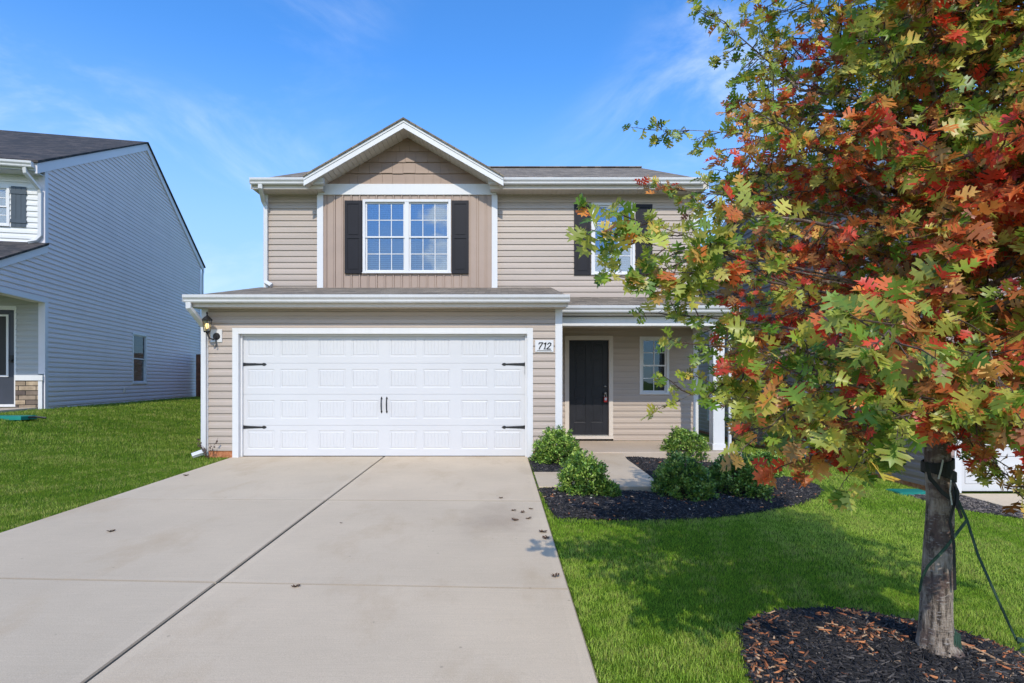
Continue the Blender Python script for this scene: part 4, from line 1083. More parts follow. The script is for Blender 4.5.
# entry door & stone
mb = MB(WF2); mb.box(-1.66, -0.78, 0.03, 0.07, 0.78, 2.86)
ed = mb.build('front_door', M['navy'], N1)
mb = MB(WF2); mb.box(-1.5, -0.94, 0.02, 0.031, 1.42, 2.72); mb.build('door_glass', M['black'], ed)
mb = MB(WF2)
for a, b, c_, d_ in ((-1.54, -0.90, 1.38, 1.42), (-1.54, -0.90, 2.72, 2.76), (-1.54, -1.50, 1.42, 2.72), (-0.94, -0.90, 1.42, 2.72)): mb.box(a, b, 0.005, 0.03, c_, d_)
mb.build('glass_frame', M['white'], ed)
mb = MB(WF2); mb.tube([tuple((-0.84, 0.03, 1.75)), (-0.84, -0.04, 1.75)], [0.02, 0.028], 8); mb.box(-0.87, -0.81, 0.0, 0.03, 1.70, 1.86); mb.build('handle', M['black'], ed)
mb = MB(WF2); mb.box(-0.775, -0.735, -0.02, 0.08, 0.78, 2.95); mb.box(-1.74, -1.665, -0.02, 0.08, 0.78, 2.95); mb.box(-1.665, -0.775, -0.02, 0.08, 2.865, 2.95); mb.box(-1.74, -0.70, -0.04, 0.08, 0.72, 0.775); mb.build('door_frame', M['white'], N1)
mb = MB(WF2); mb.box(-0.735, -0.30, -0.05, 0.05, 0.70, 1.30); mb.build('stone_skirt', M['stone'], N1)
mb = MB(WF2); mb.box(-0.74, -0.2, -0.075, 0.05, 1.302, 1.42); mb.box(-0.298, -0.22, -0.052, 0.02, 0.66, 1.30); mb.build('stone_cap', M['white'], N1)
mb = MB(WF); mb.box(-6.0, -0.12, -1.9, 0.0, 0.45, 0.70); ps = mb.build('porch_floor', M['porch_concrete'], N1, bevel=0.01); set_tint(ps, [(1, 1, 1)]*len(ps.data.polygons))
mb = MB(WF); mb.box(-6.0, -5.8, -1.9, -1.72, 0.7, 3.2); mb.build('porch_post', M['white'], N1)

# fence between the two houses at the back
FN = empty('wooden_fence', (-11.0, 21.6, 0.6), label='reddish cedar privacy fence closing the gap behind the left neighbour house', cat='fence')
m = MB(); x = -12.05
while x < -5.05:
    m.box(x, x+0.135, 21.6, 21.62, 0.35, 2.35+R.uniform(-0.01, 0.01)); x += 0.142
m.build('board', M['wood_fence'], FN)
m = MB()
for z in (0.75, 1.4, 2.1): m.box(-12.05, -5.05, 21.622, 21.66, z, z+0.09)
m.build('rail', M['wood_fence'], FN)
for x in np.arange(-12.0, -5.0, 2.3):
    m = MB(); m.box(x, x+0.09, 21.662, 21.75, 0.2, 2.3); m.build('fence_post', M['wood_fence'], FN)

# ================================================================ RIGHT NEIGHBOUR
N2 = empty('house', (RXW, RYF, -0.46), label='taupe sided neighbour house with white garage door behind the oak at the right', cat='house')
RL = 10.2; WR = frame((RXW, RYF+RL, 0), (0, -1)); WRF = frame((RXW, RYF, 0), (1, 0))
re = 4.65; RWD = 9.0
mb = MB(WR)
rw1 = (RL-2.35, RL-1.55, 2.75, 4.15); rw2 = (0.9, 1.7, 0.0, 1.5); 
siding(mb, -0.38, re, 0.0, RL-0.05, [(rw1[0]+.03, rw1[1]-.03, rw1[2]+.03, rw1[3]-.03), (rw2[0]+.03, rw2[1]-.03, rw2[2]+.03, rw2[3]-.03)], course=0.127)
siding(mb, re, re+RL/2*0.42, lambda z: (z-re)/0.42, lambda z: RL-(z-re)/0.42, course=0.127, zbase=-0.38)
mb.build('wall', M['taupe'], N2)['label'] = 'shaded taupe side wall'
mb = MB(WR); mb.box(0.0, RL, -0.012, 0.05, -0.8, -0.383); mb.build('foundation', M['clay'], N2)
mb = MB(WRF); siding(mb, -0.38, re, 0.06, RWD, [(0.38, 5.42, -1, 1.75), (1.2, 3.0, 3.0, 4.35)], course=0.127); mb.build('wall', M['taupe'], N2)
mb = MB(frame((RXW+RWD, RYF, 0), (0, 1))); siding(mb, -0.5, re, 0, RL); mb.build('wall', M['taupe'], N2)
mb = MB(frame((RXW+RWD, RYF+RL, 0), (-1, 0))); siding(mb, -0.5, re, 0, RWD); mb.build('wall', M['taupe'], N2)
mb = MB(WRF); mb.box(-0.02, 0.09, -0.022, 0.05, -0.42, re-0.02); mb.box(0.27, 0.375, -0.028, 0.1, -0.45, 1.85); mb.box(5.42, 5.53, -0.028, 0.1, -0.45, 1.85); mb.box(0.375, 5.42, -0.028, 0.1, 1.75, 1.85)
mb.build('corner_trim', M['white'], N2)
mb = MB(WRF)
for k in range(4):
    z0_ = -0.44+k*0.547
    mb.box(0.38, 5.42, 0.06, 0.09, z0_, z0_+0.54)
    for i in range(8):
        a = 0.5+i*0.62; mb.box(a, a+0.48, 0.05, 0.0601, z0_+0.12, z0_+0.43)
mb.build('garage_door', M['door_white'], N2, bevel=0.004)
mb = MB(WR)
def sl2(s0, z0_, s1, z1_): mb.prism([(s0, -0.25, z0_), (s1, -0.25, z1_), (s1, -0.25, z1_-0.05), (s0, -0.25, z0_-0.05)], (0, RWD+0.5, 0))
pk2 = re+RL/2*0.42
sl2(-0.35, re-0.02, RL/2, pk2+0.12); sl2(RL+0.35, re-0.02, RL/2, pk2+0.12)
mb.build('roof', M['shingle'], N2)
mb = MB(WR)
for s0 in (-0.33, RL+0.33): mb.prism([(s0, -0.26, re-0.07), (RL/2, -0.26, pk2+0.07), (RL/2, -0.26, pk2-0.09), (s0, -0.26, re-0.23)], (0, 0.02, 0))
mb.build('rake_board', M['white'], N2)
gutter(N2, frame((0, RYF-0.35, 0), (1, 0)), RXW-0.2, RXW+RWD+0.2, re-0.02)
window('window', N2, WR, rw1[0], rw1[1], rw1[2], rw1[3], 1, 3, 2, label='upper side window of the taupe house')
window('window', N2, WR, rw2[0], rw2[1], rw2[2], rw2[3], 1, 2, 1, pane_m='glass_dark', blinds=False, label='lower rear side window')
window('window', N2, WRF, 1.18, 3.02, 2.98, 4.37, 2, 3, 2, label='upper front double window')
# downspout in the middle of the side wall
pt = lambda s, o, z: tuple(WR @ Vector((s, o, z)))
s_px = RYF+RL-(RXW-0.05)*F/(806-VX)
downspout(N2, [pt(s_px, -0.05, 1.6), pt(s_px, -0.05, -0.42)], 0.07, 0.07)

# flat teal covers on the ground
def teal(px, py, w, d, label):
    X, Y = G(px, py); z = float(ground(X, Y))
    e = empty('irrigation_lid', (X, Y, z), label=label, cat='ground cover')
    m = MB(); m.box(X-w/2, X+w/2, Y-d/2, Y+d/2, z-0.01, z+0.055); m.box(X-w/2+0.02, X+w/2-0.02, Y-d/2+0.02, Y+d/2-0.02, z+0.055, z+0.062)
    m.build('lid', M['teal'], e, bevel=0.01)
    m = MB(); m.tube([(X+w/2-0.05, Y, z+0.03), (X+w/2+0.15, Y-0.03, z+0.04), (X+w/2+0.3, Y+0.02, z+0.02)], 0.02, 6); m.build('pipe', M['black'], e)
teal(9, 419, 0.75, 0.35, 'flat teal plastic lid in the grass before the left neighbour porch')
teal(909, 494.5, 0.50, 0.3, 'flat teal plastic lid in the grass beside the right neighbour wall')

# ================================================================ OAK TREE
OAK = empty('oak_tree', (TB[0], TB[1], float(ground(*TB))), label='young oak with green, orange and red lobed leaves in the mulch ring', cat='tree')
tz = float(ground(*TB))+0.05
TY = TB[1]
def tp(px, py, Y=TY): return Vector((fx(px, Y), Y, fz(py, Y)))
# trunk path
tr_pts = [Vector((TB[0], TY, tz-0.06)), Vector((TB[0]+0.0, TY, tz+0.03)), tp(936, 630), tp(938, 560), tp(940, 500), tp(937, 450), tp(934, 380), tp(934, 300), tp(938, 220), tp(955, 140, TY+0.03), tp(970, 60, TY+0.05), tp(978, -40, TY+0.05), tp(982, -150, TY+0.05), tp(984, -290, TY+0.05)]
tr_r = [0.185, 0.138, 0.102, 0.093, 0.082, 0.079, 0.072, 0.064, 0.055, 0.045, 0.037, 0.030, 0.022, 0.006]
tr_r = [r*TY/2.9*(0.72 if i < 9 else 0.85) for i, r in enumerate(tr_r)]
def spline(P, rr, n=5):
    out, ro = [], []
    for i in range(len(P)-1):
        p0, p1, p2, p3 = P[max(i-1, 0)], P[i], P[i+1], P[min(i+2, len(P)-1)]
        for k in range(n):
            t = k/n
            out.append(0.5*((2*p1)+(p2-p0)*t+(2*p0-5*p1+4*p2-p3)*t*t+(3*p1-p0-3*p2+p3)*t**3)); ro.append(rr[i]*(1-t)+rr[i+1]*t)
    out.append(P[-1]); ro.append(rr[-1]); return out, ro
tp_s, tr_s = spline(tr_pts, tr_r, 6)
m = MB(); m.tube(tp_s, tr_s, 28)
# bark relief and root flare
nv = []
for q in m.v:
    q = Vector(q); ax_ = min(tp_s, key=lambda c: abs(c.z-q.z)); d = Vector((q.x-ax_.x, q.y-ax_.y, 0))
    if d.length > 1e-4:
        a = math.atan2(d.y, d.x); hgt = q.z-tz
        s_ = 1+0.05*noise.noise((a*1.6, hgt*2.2, 1))+0.035*noise.noise((a*6, hgt*5, 4))
        if hgt < 0.30: s_ += (0.30-max(hgt, -0.05))*0.75*max(0, noise.noise((math.cos(a)*1.7, math.sin(a)*1.7, 2.5))+0.15)
        s_ -= 0.10*math.exp(-((a+1.15)/0.10)**2)*(1 if hgt < 0.9 else 0)   # long seam on the front
        q = Vector((ax_.x, ax_.y, q.z))+d*s_
    nv.append(tuple(q))
m.v = nv
m.build('trunk', M['bark'], OAK, smooth=True)

SIL = [(-400, 760), (-200, 715), (0, 688), (40, 690), (70, 702), (100, 715), (150, 712), (200, 690), (225, 715), (250, 668), (300, 682), (330, 676), (360, 706), (405, 704), (430, 745), (470, 772), (500, 800)]
def silx(py):
    for (a, xa), (b, xb) in zip(SIL, SIL[1:]):
        if a <= py <= b: return xa+(xb-xa)*(py-a)/(b-a)
    return 760
def proj(q): return (VX+F*q.x/q.y, HZ-F*(q.z-CH)/q.y)
leafP, leafD, leafN, leafS, leafC = [], [], [], [], []
tw = MB(); lb = MB()
PAL = dict(g=[(0.12, 0.24, 0.025), (0.19, 0.31, 0.035), (0.29, 0.41, 0.05)], y=[(0.50, 0.54, 0.09), (0.62, 0.57, 0.11), (0.40, 0.45, 0.08)],
           o=[(0.74, 0.30, 0.07), (0.78, 0.45, 0.12), (0.60, 0.20, 0.06)], r=[(0.78, 0.09, 0.045), (0.78, 0.20, 0.06), (0.62, 0.07, 0.04)], b=[(0.36, 0.13, 0.05), (0.46, 0.20, 0.07), (0.28, 0.17, 0.05)])
def hue(q):
    # colour turns from green to red in drifts through the crown
    n1 = noise.noise((q.x*2.6+3, q.y*2.6, q.z*2.6)); n2 = noise.noise((q.x*6+7, q.y*6, q.z*6+2))
    px, py = proj(q)
    bias = 0.13+0.24*math.exp(-((q.z-1.95)/0.6)**2)
    side = -0.30 if px < 720 else (-0.12 if px < 790 else 0.0)
    return n1*0.5+n2*0.65+bias+side
def pick(v):
    v += R.gauss(0, 0.13)
    if v < 0.12: k = 'g' if R.random() < 0.55 else 'y'
    elif v < 0.26: k = 'y' if R.random() < 0.60 else ('g' if R.random() < 0.5 else 'o')
    elif v < 0.42: k = 'o' if R.random() < 0.5 else ('y' if R.random() < 0.35 else 'b')
    else: k = 'r' if R.random() < 0.66 else ('b' if R.random() < 0.5 else 'o')
    c = PAL[k][R.randrange(3)]; s_ = R.uniform(0.75, 1.2); return (c[0]*s_, c[1]*s_, c[2]*s_)
def add_leaf(q, outd, hv, size=None):
    d = (outd*R.uniform(0.4, 1.0)+Vector((R.gauss(0, 0.45), R.gauss(0, 0.45), R.gauss(-0.30, 0.35)))).normalized()
    nrm = (Vector((0, 0, 1))*R.uniform(0.2, 1.0)+Vector((R.gauss(0, 0.5), R.gauss(-0.35, 0.5), R.gauss(0, 0.35))))
    nrm = (nrm-d*nrm.dot(d))
    if nrm.length < 0.05: return
    leafP.append(q); leafD.append(d); leafN.append(nrm.normalized()); leafS.append(size or min(0.135, max(0.032, R.gauss(0.052 if q.y > 2.4 else 0.072, 0.015)))); leafC.append(pick(hv))
def allowed(q, slack=0):
    if q.y < 1.15: return False
    px, py = proj(q)
    if q.z < 0.7: return False
    if py > 400 and px < 925 and py > 478-0.0*px: return False
    if 905 < px < 962 and py > 452 and q.y < TY+0.1: return False
    return px > silx(py)+slack
def twig(a, b, rad, hv, nl, tip=True, gate=True):
    pts = [a.lerp(b, t)+Vector((R.gauss(0, 1), R.gauss(0, 1), R.gauss(0, 1)))*(b-a).length*0.03*(t > 0) for t in (0, 0.35, 0.7, 1.0)]
    if gate and not allowed(pts[-1]):
        return False
    tw.tube(pts, [rad, rad*0.8, rad*0.6, rad*0.35], 4, False)
    d = (b-a).normalized()
    for i in range(nl):
        t = 0.2+0.8*(i+R.random())/nl
        q = pts[0].lerp(pts[-1], t); s_ = Vector((R.gauss(0, 1), R.gauss(0, 1), R.gauss(0, 0.7))).normalized()
        q2 = q+s_*R.uniform(0.01, 0.035)
        tw.tube([q, q2], [0.0016, 0.0012], 3, False)
        add_leaf(q2, (d*0.6+s_).normalized(), hv)
    for _ in range(3): add_leaf(pts[-1], d, hv)
    return True
def limb(a, b, r0, dens=1.0, gate=True, sag=0.06, sublen=0.34):
    L = (b-a).length; mid = a.lerp(b, 0.5)+Vector((0, 0, L*sag))+Vector((R.gauss(0, 1), R.gauss(0, 1), 0))*L*0.03
    P, rr = spline([a, a.lerp(mid, 0.5)+Vector((0, 0, L*sag*0.2)), mid, mid.lerp(b, 0.55)+Vector((0, 0, L*sag*0.25)), b], [r0, r0*0.8, r0*0.6, r0*0.4, r0*0.2], 4)
    # cut the limb where it leaves the crown
    if gate:
        n_ok = len(P)
        for i in range(3, len(P)):
            if not allowed(P[i], 10): n_ok = i; break
        P, rr = P[:n_ok], rr[:n_ok]
        if len(P) < 4: return
    lb.tube(P, rr, 7, False)
    n = max(3, int(L*16*dens)); d0 = (P[-1]-P[0]).normalized()
    for i in range(n):
        t = 0.12+0.88*(i+R.random()*0.6)/n
        q = P[min(len(P)-1, int(t*(len(P)-1)))]
        side = Vector((R.gauss(0, 1), R.gauss(0, 1), R.gauss(0, 0.6)-0.05)); side = (side-d0*side.dot(d0)).normalized()
        dd = (d0*R.uniform(0.35, 0.9)+side*R.uniform(0.5, 1.0)).normalized()
        ln = sublen*R.uniform(0.45, 1.1)*(1.05-0.45*t)
        twig(q, q+dd*ln, 0.004, hue(q+dd*ln), max(5, int(ln*52)), gate=gate)
    twig(P[-1], P[-1]+d0*0.14, 0.003, hue(P[-1]), 5, gate=gate)
def trunk_at(z):
    return min(tp_s, key=lambda c: abs(c.z-z))
NL = 178
for i in range(NL):
    u = (i+0.5)/NL; z0_ = 1.02+u*2.95; a = trunk_at(z0_)
    az = i*2.39996+R.uniform(-0.3, 0.3)
    if math.sin(az) > 0.25 and i % 2: continue
    Lh = (1.42*(1-0.62*max(0, u-0.25)/0.75))*R.uniform(0.72, 1.05)
    if u < 0.12: Lh *= 0.62+u*3
    rise = R.uniform(-0.05, 0.30)+0.45*u
    if u < 0.15: rise = R.uniform(-0.16, 0.05)
    b = a+Vector((math.cos(az)*Lh, math.sin(az)*Lh, Lh*rise))
    limb(a, b, 0.016*(1-0.6*u)+0.004, dens=1.0)
# individual long branches that stand out of the crown against sky and house
def L3(px, py, Y): return Vector((fx(px, Y), Y, fz(py, Y)))
for (s, e, r0, dn, sbl) in (((820, 148, 3.0), (656, 130, 3.25), 0.006, 0.9, 0.20), ((800, 90, 3.0), (712, 15, 3.2), 0.009, 1.0, 0.26), ((830, 300, 2.5), (615, 238, 2.30), 0.006, 0.9, 0.22),
                         ((760, 280, 2.4), (636, 275, 2.35), 0.008, 0.7, 0.17), ((800, 330, 2.4), (668, 315, 2.6), 0.010, 0.9, 0.22), ((800, 350, 2.3), (680, 400, 2.5), 0.009, 0.9, 0.22), ((810, 210, 2.8), (668, 190, 3.1), 0.008, 0.8, 0.20),
                         ((740, 260, 2.4), (618, 215, 2.35), 0.006, 0.8, 0.13), ((720, 250, 2.4), (668, 268, 2.35), 0.006, 1.0, 0.15),
                         ((830, 60, 3.0), (745, 60, 3.0), 0.007, 1.3, 0.24), ((830, 110, 3.0), (740, 150, 2.9), 0.007, 1.3, 0.24), ((830, 190, 2.9), (730, 205, 2.8), 0.007, 1.3, 0.24), ((840, 20, 3.0), (735, -10, 2.9), 0.007, 1.3, 0.24),
                         ((790, 360, 2.5), (700, 345, 2.5), 0.006, 1.1, 0.18), ((800, 420, 2.5), (715, 385, 2.5), 0.006, 1.1, 0.18), ((830, 400, 2.6), (740, 400, 2.7), 0.007, 1.3, 0.22), ((830, 300, 2.7), (750, 330, 2.8), 0.007, 1.3, 0.24),
                         ((830, 380, 2.0), (765, 432, 1.95), 0.008, 1.3, 0.2), ((900, 400, 2.2), (858, 462, 2.1), 0.008, 1.4, 0.2), ((920, 420, 2.4), (800, 460, 2.3), 0.008, 1.3, 0.2),
                         ((950, 420, 2.6), (1015, 490, 2.4), 0.009, 1.3, 0.24), ((960, 400, 2.5), (1040, 450, 2.3), 0.009, 1.2, 0.26), ((930, 360, 2.3), (905, 425, 1.75), 0.008, 1.4, 0.2), ((930, 300, 2.4), (800, 380, 1.9), 0.009, 1.1, 0.26),
                         ((930, 300, 2.4), (880, 340, 1.6), 0.009, 1.2, 0.26), ((940, 330, 2.4), (1000, 380, 1.7), 0.009, 1.2, 0.26)):
    limb(L3(*s), L3(*e), r0*0.7, dn, gate=False, sag=0.03, sublen=sbl)
    lb.tube([trunk_at(L3(*s).z-0.1), L3(*s)], [r0, r0*0.7], 6, False)
lb.build('branches', M['bark'], OAK, smooth=True)
tw.build('twigs', M['twig'], OAK)
def leaf_template():
    half = [(0.0, 0.0), (0.025, 0.15), (0.06, 0.195), (0.18, 0.175), (0.32, 0.20), (0.24, 0.27), (0.28, 0.355), (0.18, 0.34), (0.075, 0.345), (0.07, 0.39), (0.20, 0.415), (0.34, 0.41), (0.50, 0.49), (0.40, 0.555), (0.43, 0.68), (0.28, 0.625), (0.075, 0.60), (0.07, 0.645), (0.17, 0.69), (0.35, 0.74), (0.25, 0.81), (0.27, 0.93), (0.16, 0.875), (0.075, 0.85), (0.055, 0.92), (0.0, 1.08)]
    mid = [(0, 0), (0, 0.15), (0, 0.33), (0, 0.405), (0, 0.58), (0, 0.66), (0, 0.84), (0, 1.08)]
    F_ = [([0, 1], [1]), ([1, 2, 3, 4, 5], [1]), ([5, 6, 7, 8], [2, 1]), ([8, 9], [3, 2]), ([9, 10, 11, 12, 13], [3]), ([13, 14, 15, 16], [4, 3]), ([16, 17], [5, 4]), ([17, 18, 19, 20], [5]), ([20, 21, 22, 23], [6, 5]), ([23, 24, 25], [6])]
    V = [(x, y) for x, y in half]+[(-x, y) for x, y in half]+mid; nh = len(half); fs = []
    for hs_, ms in F_:
        r_ = hs_+[2*nh+k for k in ms]; fs.append(r_); fs.append([nh+k for k in hs_][::-1]+[2*nh+k for k in ms][::-1])
    return np.array(V), fs
LV, LF = leaf_template()
def build_leaves(name, P, D, N, S, C, mat, parent, thick=False):
    n = len(P); P = np.array([tuple(q) for q in P]); D = np.array([tuple(q) for q in D]); N = np.array([tuple(q) for q in N]); S = np.array(S); C = np.array(C)
    if parent is not None: P = P-np.array(ROOT[parent.name].translation)
    Sd = np.cross(D, N)
    wv = NR.uniform(0.85, 1.25, n); cup = NR.uniform(-0.2, 0.75, n); curl = NR.uniform(-1.1, 0.5, n); skew = NR.normal(0, 0.08, n)
    lx_, ly_ = LV[:, 0], LV[:, 1]
    X = lx_[None]*wv[:, None]+skew[:, None]*ly_[None]**2; Yl = np.repeat(ly_[None], n, 0)
    Zl = np.abs(lx_)[None]*cup[:, None]+curl[:, None]*(ly_**2)[None]*0.4+0.10*np.sin(ly_*9)[None]*np.abs(lx_)[None]
    V = P[:, None]+S[:, None, None]*(X[..., None]*Sd[:, None]+Yl[..., None]*D[:, None]+Zl[..., None]*N[:, None])
    nvt = len(LV); pol = np.tile([len(f) for f in LF], n)
    flat = np.concatenate([np.array(f) for f in LF]); idx = (flat[None]+nvt*np.arange(n)[:, None]).ravel()
    tint = np.repeat(C[:, None], nvt, 1)*NR.uniform(0.92, 1.08, (n, nvt, 1))
    edge = (np.abs(lx_) > 0.17)[None, :, None]     # lobes redden first
    red = NR.random(n)[:, None, None] < 0.35
    tint = np.where(edge & red, tint*np.array([1.25, 0.85, 0.8]), tint)
    return np_mesh(name, V.reshape(-1, 3), pol, idx, mat, parent, tint.reshape(-1, 3))
build_leaves('foliage', leafP, leafD, leafN, leafS, leafC, M['leaf'], OAK)
print('oak leaves', len(leafP))

# straps, collar and stake on the oak
def ribbon(mb, pts, w, th=0.003, wd=None):
    pts = [Vector(q) for q in pts]; a = []
    for i, q in enumerate(pts):
        d = (pts[min(i+1, len(pts)-1)]-pts[max(i-1, 0)]).normalized()
        sdir = d.cross(Vector((0.15, -1, 0.1))) if wd is None else Vector(wd)-d*d.dot(Vector(wd))
        sdir.normalize(); nn = d.cross(sdir)
        a.append(mb.p([q+sdir*w/2+nn*th/2, q-sdir*w/2+nn*th/2, q-sdir*w/2-nn*th/2, q+sdir*w/2-nn*th/2]))
    for i in range(len(a)-1):
        for k in range(4):
            j = (k+1) % 4; mb.f.append((a[i]+k, a[i]+j, a[i+1]+j, a[i+1]+k))
    mb.f.append((a[0], a[0]+1, a[0]+2, a[0]+3)); mb.f.append((a[-1]+3, a[-1]+2, a[-1]+1, a[-1]))
def around(zc, r, tilt, a0=0, a1=2*math.pi, n=26):
    out = []
    for i in range(n+1):
        a = a0+(a1-a0)*i/n; z = zc+tilt*math.cos(a); c = trunk_at(z); out.append(Vector((c.x+r*math.cos(a), c.y+r*math.sin(a), z)))
    return out
zc = tp(935, 470).z
CO = empty('tree_tie', tuple(trunk_at(zc)), label='black webbing tie wrapped round the oak trunk with loose ends hanging', cat='tree tie')
m = MB(); rc = 0.062*TY/2.9+0.008
ribbon(m, around(zc+0.03, rc, 0.015), 0.05, 0.004, (0, 0, 1)); ribbon(m, around(zc-0.01, rc+0.003, -0.03), 0.05, 0.004, (0, 0, 1))
m.build('collar', M['strap_black'], CO)
kn = tp(952, 478, TY-0.06)
m = MB()
ribbon(m, [tp(926, 462, TY-0.085), tp(930, 478, TY-0.10), tp(942, 492, TY-0.10), tp(950, 498, TY-0.08)], 0.022)
ribbon(m, [kn, tp(955, 500, TY-0.10), tp(950, 520, TY-0.10), tp(954, 545, TY-0.10), tp(955, 590, TY-0.09)], 0.016)
ribbon(m, [kn, tp(958, 492, TY-0.09), tp(957, 505, TY-0.11), tp(962, 518, TY-0.10)], 0.018)
m.build('loose_end', M['strap_black'], CO)
m = MB(); ribbon(m, [tp(943, 460, TY-0.09), tp(941, 470, TY-0.098), tp(938.5, 479, TY-0.098)], 0.008); ribbon(m, [tp(951, 480, TY-0.1), tp(950, 492, TY-0.11), tp(952, 505, TY-0.11)], 0.006)
m.build('cord', M['strap_white'], CO)
gp_ = G(1019, 652); ge = Vector((gp_[0], gp_[1], float(ground(*gp_))+0.02))
S1 = empty('guy_strap', tuple(kn), label='long green guy strap running from the oak down to its ground stake at right', cat='strap')
pB = L3(967, 520, TY-0.05)
m = MB(); ribbon(m, [kn, L3(958, 500, TY-0.07), pB, L3(978, 555, TY-0.1), L3(998, 600, TY-0.12), L3(1014, 635, ge.y), ge+Vector((0, 0, 0.03))], 0.015)
m.build('webbing', M['strap'], S1)
m = MB(); ribbon(m, [ge+Vector((-0.02, -0.01, 0.06)), ge+Vector((0.03, -0.02, 0.05)), ge+Vector((0.04, -0.02, 0.02)), ge+Vector((-0.01, -0.03, 0.01)), ge+Vector((-0.02, -0.01, -0.03))], 0.025); m.build('knot', M['strap'], S1)
S2 = empty('guy_strap', tuple(pB), label='green strap crossing diagonally in front of the oak trunk', cat='strap')
m = MB(); ribbon(m, [pB, L3(957, 533, TY-0.09), L3(948, 545, TY-0.105), L3(938, 556, TY-0.115), L3(928, 566, TY-0.108), L3(922, 578, TY-0.085), L3(919.5, 592, TY-0.03)], 0.016)
m.build('webbing', M['strap'], S2)
S3 = empty('guy_strap', tuple(L3(956, 640, TY)), label='frayed green strap bunched beside the foot of the oak', cat='strap')
m = MB()
for k in range(4): ribbon(m, [L3(952, 622+k*3, TY-0.04), L3(955+k*1.5, 634, TY-0.06), L3(954+k*2.4, 645+k*2, TY-0.08), L3(956+k*1.6, 654, TY-0.09)], 0.010)
m.build('webbing', M['strap'], S3)
for (a, b, w, lab) in (((956, 657), (974, 664), 0.035, 'thick raw wood stake end lying by the oak foot'), ((972, 663), (1008, 681), 0.020, 'thin raw wood stake lying on the mulch right of the oak')):
    A_, B_ = G(*a), G(*b); za, zb_ = float(ground(*A_))+0.085, float(ground(*B_))+0.08
    e = empty('wood_stake', (A_[0], A_[1], za), label=lab, cat='stake')
    m = MB(); ribbon(m, [(A_[0], A_[1], za), (B_[0], B_[1], zb_)], w, w*0.6, (0.3, 1, 0)); m.build('stick', M['stake'], e)

# ================================================================ SHRUBS
def shrub(px, pyb, wpx, hpx, label, seed, tone=1.0, openness=0.0, Y=None):
    rr = random.Random(seed)
    X, Yb = G(px, pyb)
    Y = Y or Yb; X = fx(px, Y); z0_ = float(ground(X, Y))+0.03
    rx = wpx/2*Y/F; rz2 = hpx*Y/F
    e = empty('shrub', (X, Y, z0_), label=label, cat='shrub', group='round evergreen shrubs in the mulch beds')
    m = MB(); ends = []
    for k in range(60):
        a = rr.uniform(0, 6.28); el = rr.uniform(0.05, 1.5); rad = 0.8*(0.85+0.25*noise.noise((math.cos(a)*1.5+seed, math.sin(a)*1.5, el)))
        q = Vector((X+rx*rad*math.cos(a)*math.cos(el), Y+rx*rad*math.sin(a)*math.cos(el), z0_+0.06+rz2*0.85*math.sin(el)*rad*1.1))
        m.tube([(X+rr.gauss(0, 0.02), Y+rr.gauss(0, 0.02), z0_-0.03), (X*0.5+q.x*0.5, Y*0.5+q.y*0.5, z0_*0.45+q.z*0.55), tuple(q)], [0.008, 0.005, 0.002], 4, False); ends.append(q)
    m.build('stem', M['twig'], e)
    P, D, N, C, S = [], [], [], [], []
    ncl = int(430*(rx/0.35)**1.6)+160
    for k in range(ncl):
        a = rr.uniform(0, 6.28); s_ = rr.uniform(-0.12, 1.0); el = math.asin(max(-1, min(1, s_)))
        bump_ = 0.84+0.26*noise.noise((math.cos(a)*math.cos(el)*2.1+seed*3.1, math.sin(a)*math.cos(el)*2.1, s_*2.1))+rr.uniform(-0.13, 0.07)
        if rr.random() < 0.3: bump_ *= rr.uniform(0.6, 0.95)
        c = Vector((X+rx*bump_*math.cos(a)*math.cos(el), Y+rx*bump_*math.sin(a)*math.cos(el), z0_+0.11*rz2+rz2*0.88*bump_*max(s_, -0.1)))
        out = Vector((math.cos(a)*math.cos(el), math.sin(a)*math.cos(el), s_+0.35)).normalized()
        base = rr.choice([(0.09, 0.18, 0.03), (0.15, 0.27, 0.04), (0.24, 0.37, 0.06), (0.06, 0.13, 0.025), (0.34, 0.44, 0.09)])
        for j in range(11):
            d = (out*rr.uniform(0.2, 1.1)+Vector((rr.gauss(0, 0.6), rr.gauss(0, 0.6), rr.gauss(0.1, 0.5)))).normalized()
            q = c+Vector((rr.gauss(0, 0.016), rr.gauss(0, 0.016), rr.gauss(0, 0.016)))
            nr_ = Vector((rr.gauss(0, 0.6), rr.gauss(0, 0.6), 1)); nr_ = (nr_-d*nr_.dot(d)).normalized()
            P.append(q); D.append(d); N.append(nr_); S.append(rr.uniform(0.026, 0.046)); f = rr.uniform(0.7, 1.3)*tone; C.append((base[0]*f, base[1]*f, base[2]*f))
    n = len(P); P = np.array([tuple(q) for q in P])-np.array([X, Y, z0_]); D = np.array([tuple(q) for q in D]); N = np.array([tuple(q) for q in N]); S = np.array(S); Sd = np.cross(D, N)
    T = np.array([(0, 0, 0), (0.22, 0.35, 0.07), (0.26, 0.68, 0.08), (0, 1, -0.05), (-0.26, 0.68, 0.08), (-0.22, 0.35, 0.07), (0, 0.6, 0)])
    V = P[:, None]+S[:, None, None]*(T[None, :, 0:1]*Sd[:, None]+T[None, :, 1:2]*D[:, None]+T[None, :, 2:3]*N[:, None])
    fl = np.array([0, 1, 2, 6, 6, 2, 3, 6, 3, 4, 0, 6, 4, 5]); pl = np.tile([4, 3, 3, 4], n)
    idx = (fl[None]+7*np.arange(n)[:, None]).ravel(); tint = np.repeat(np.array(C)[:, None], 7, 1).reshape(-1, 3)
    np_mesh('foliage', V.reshape(-1, 3), pl, idx, M['shrub_leaf'], e, tint)
shrub(556, 464, 54, 36, 'round evergreen shrub against the garage corner between wall and walk', 1, 1.25)
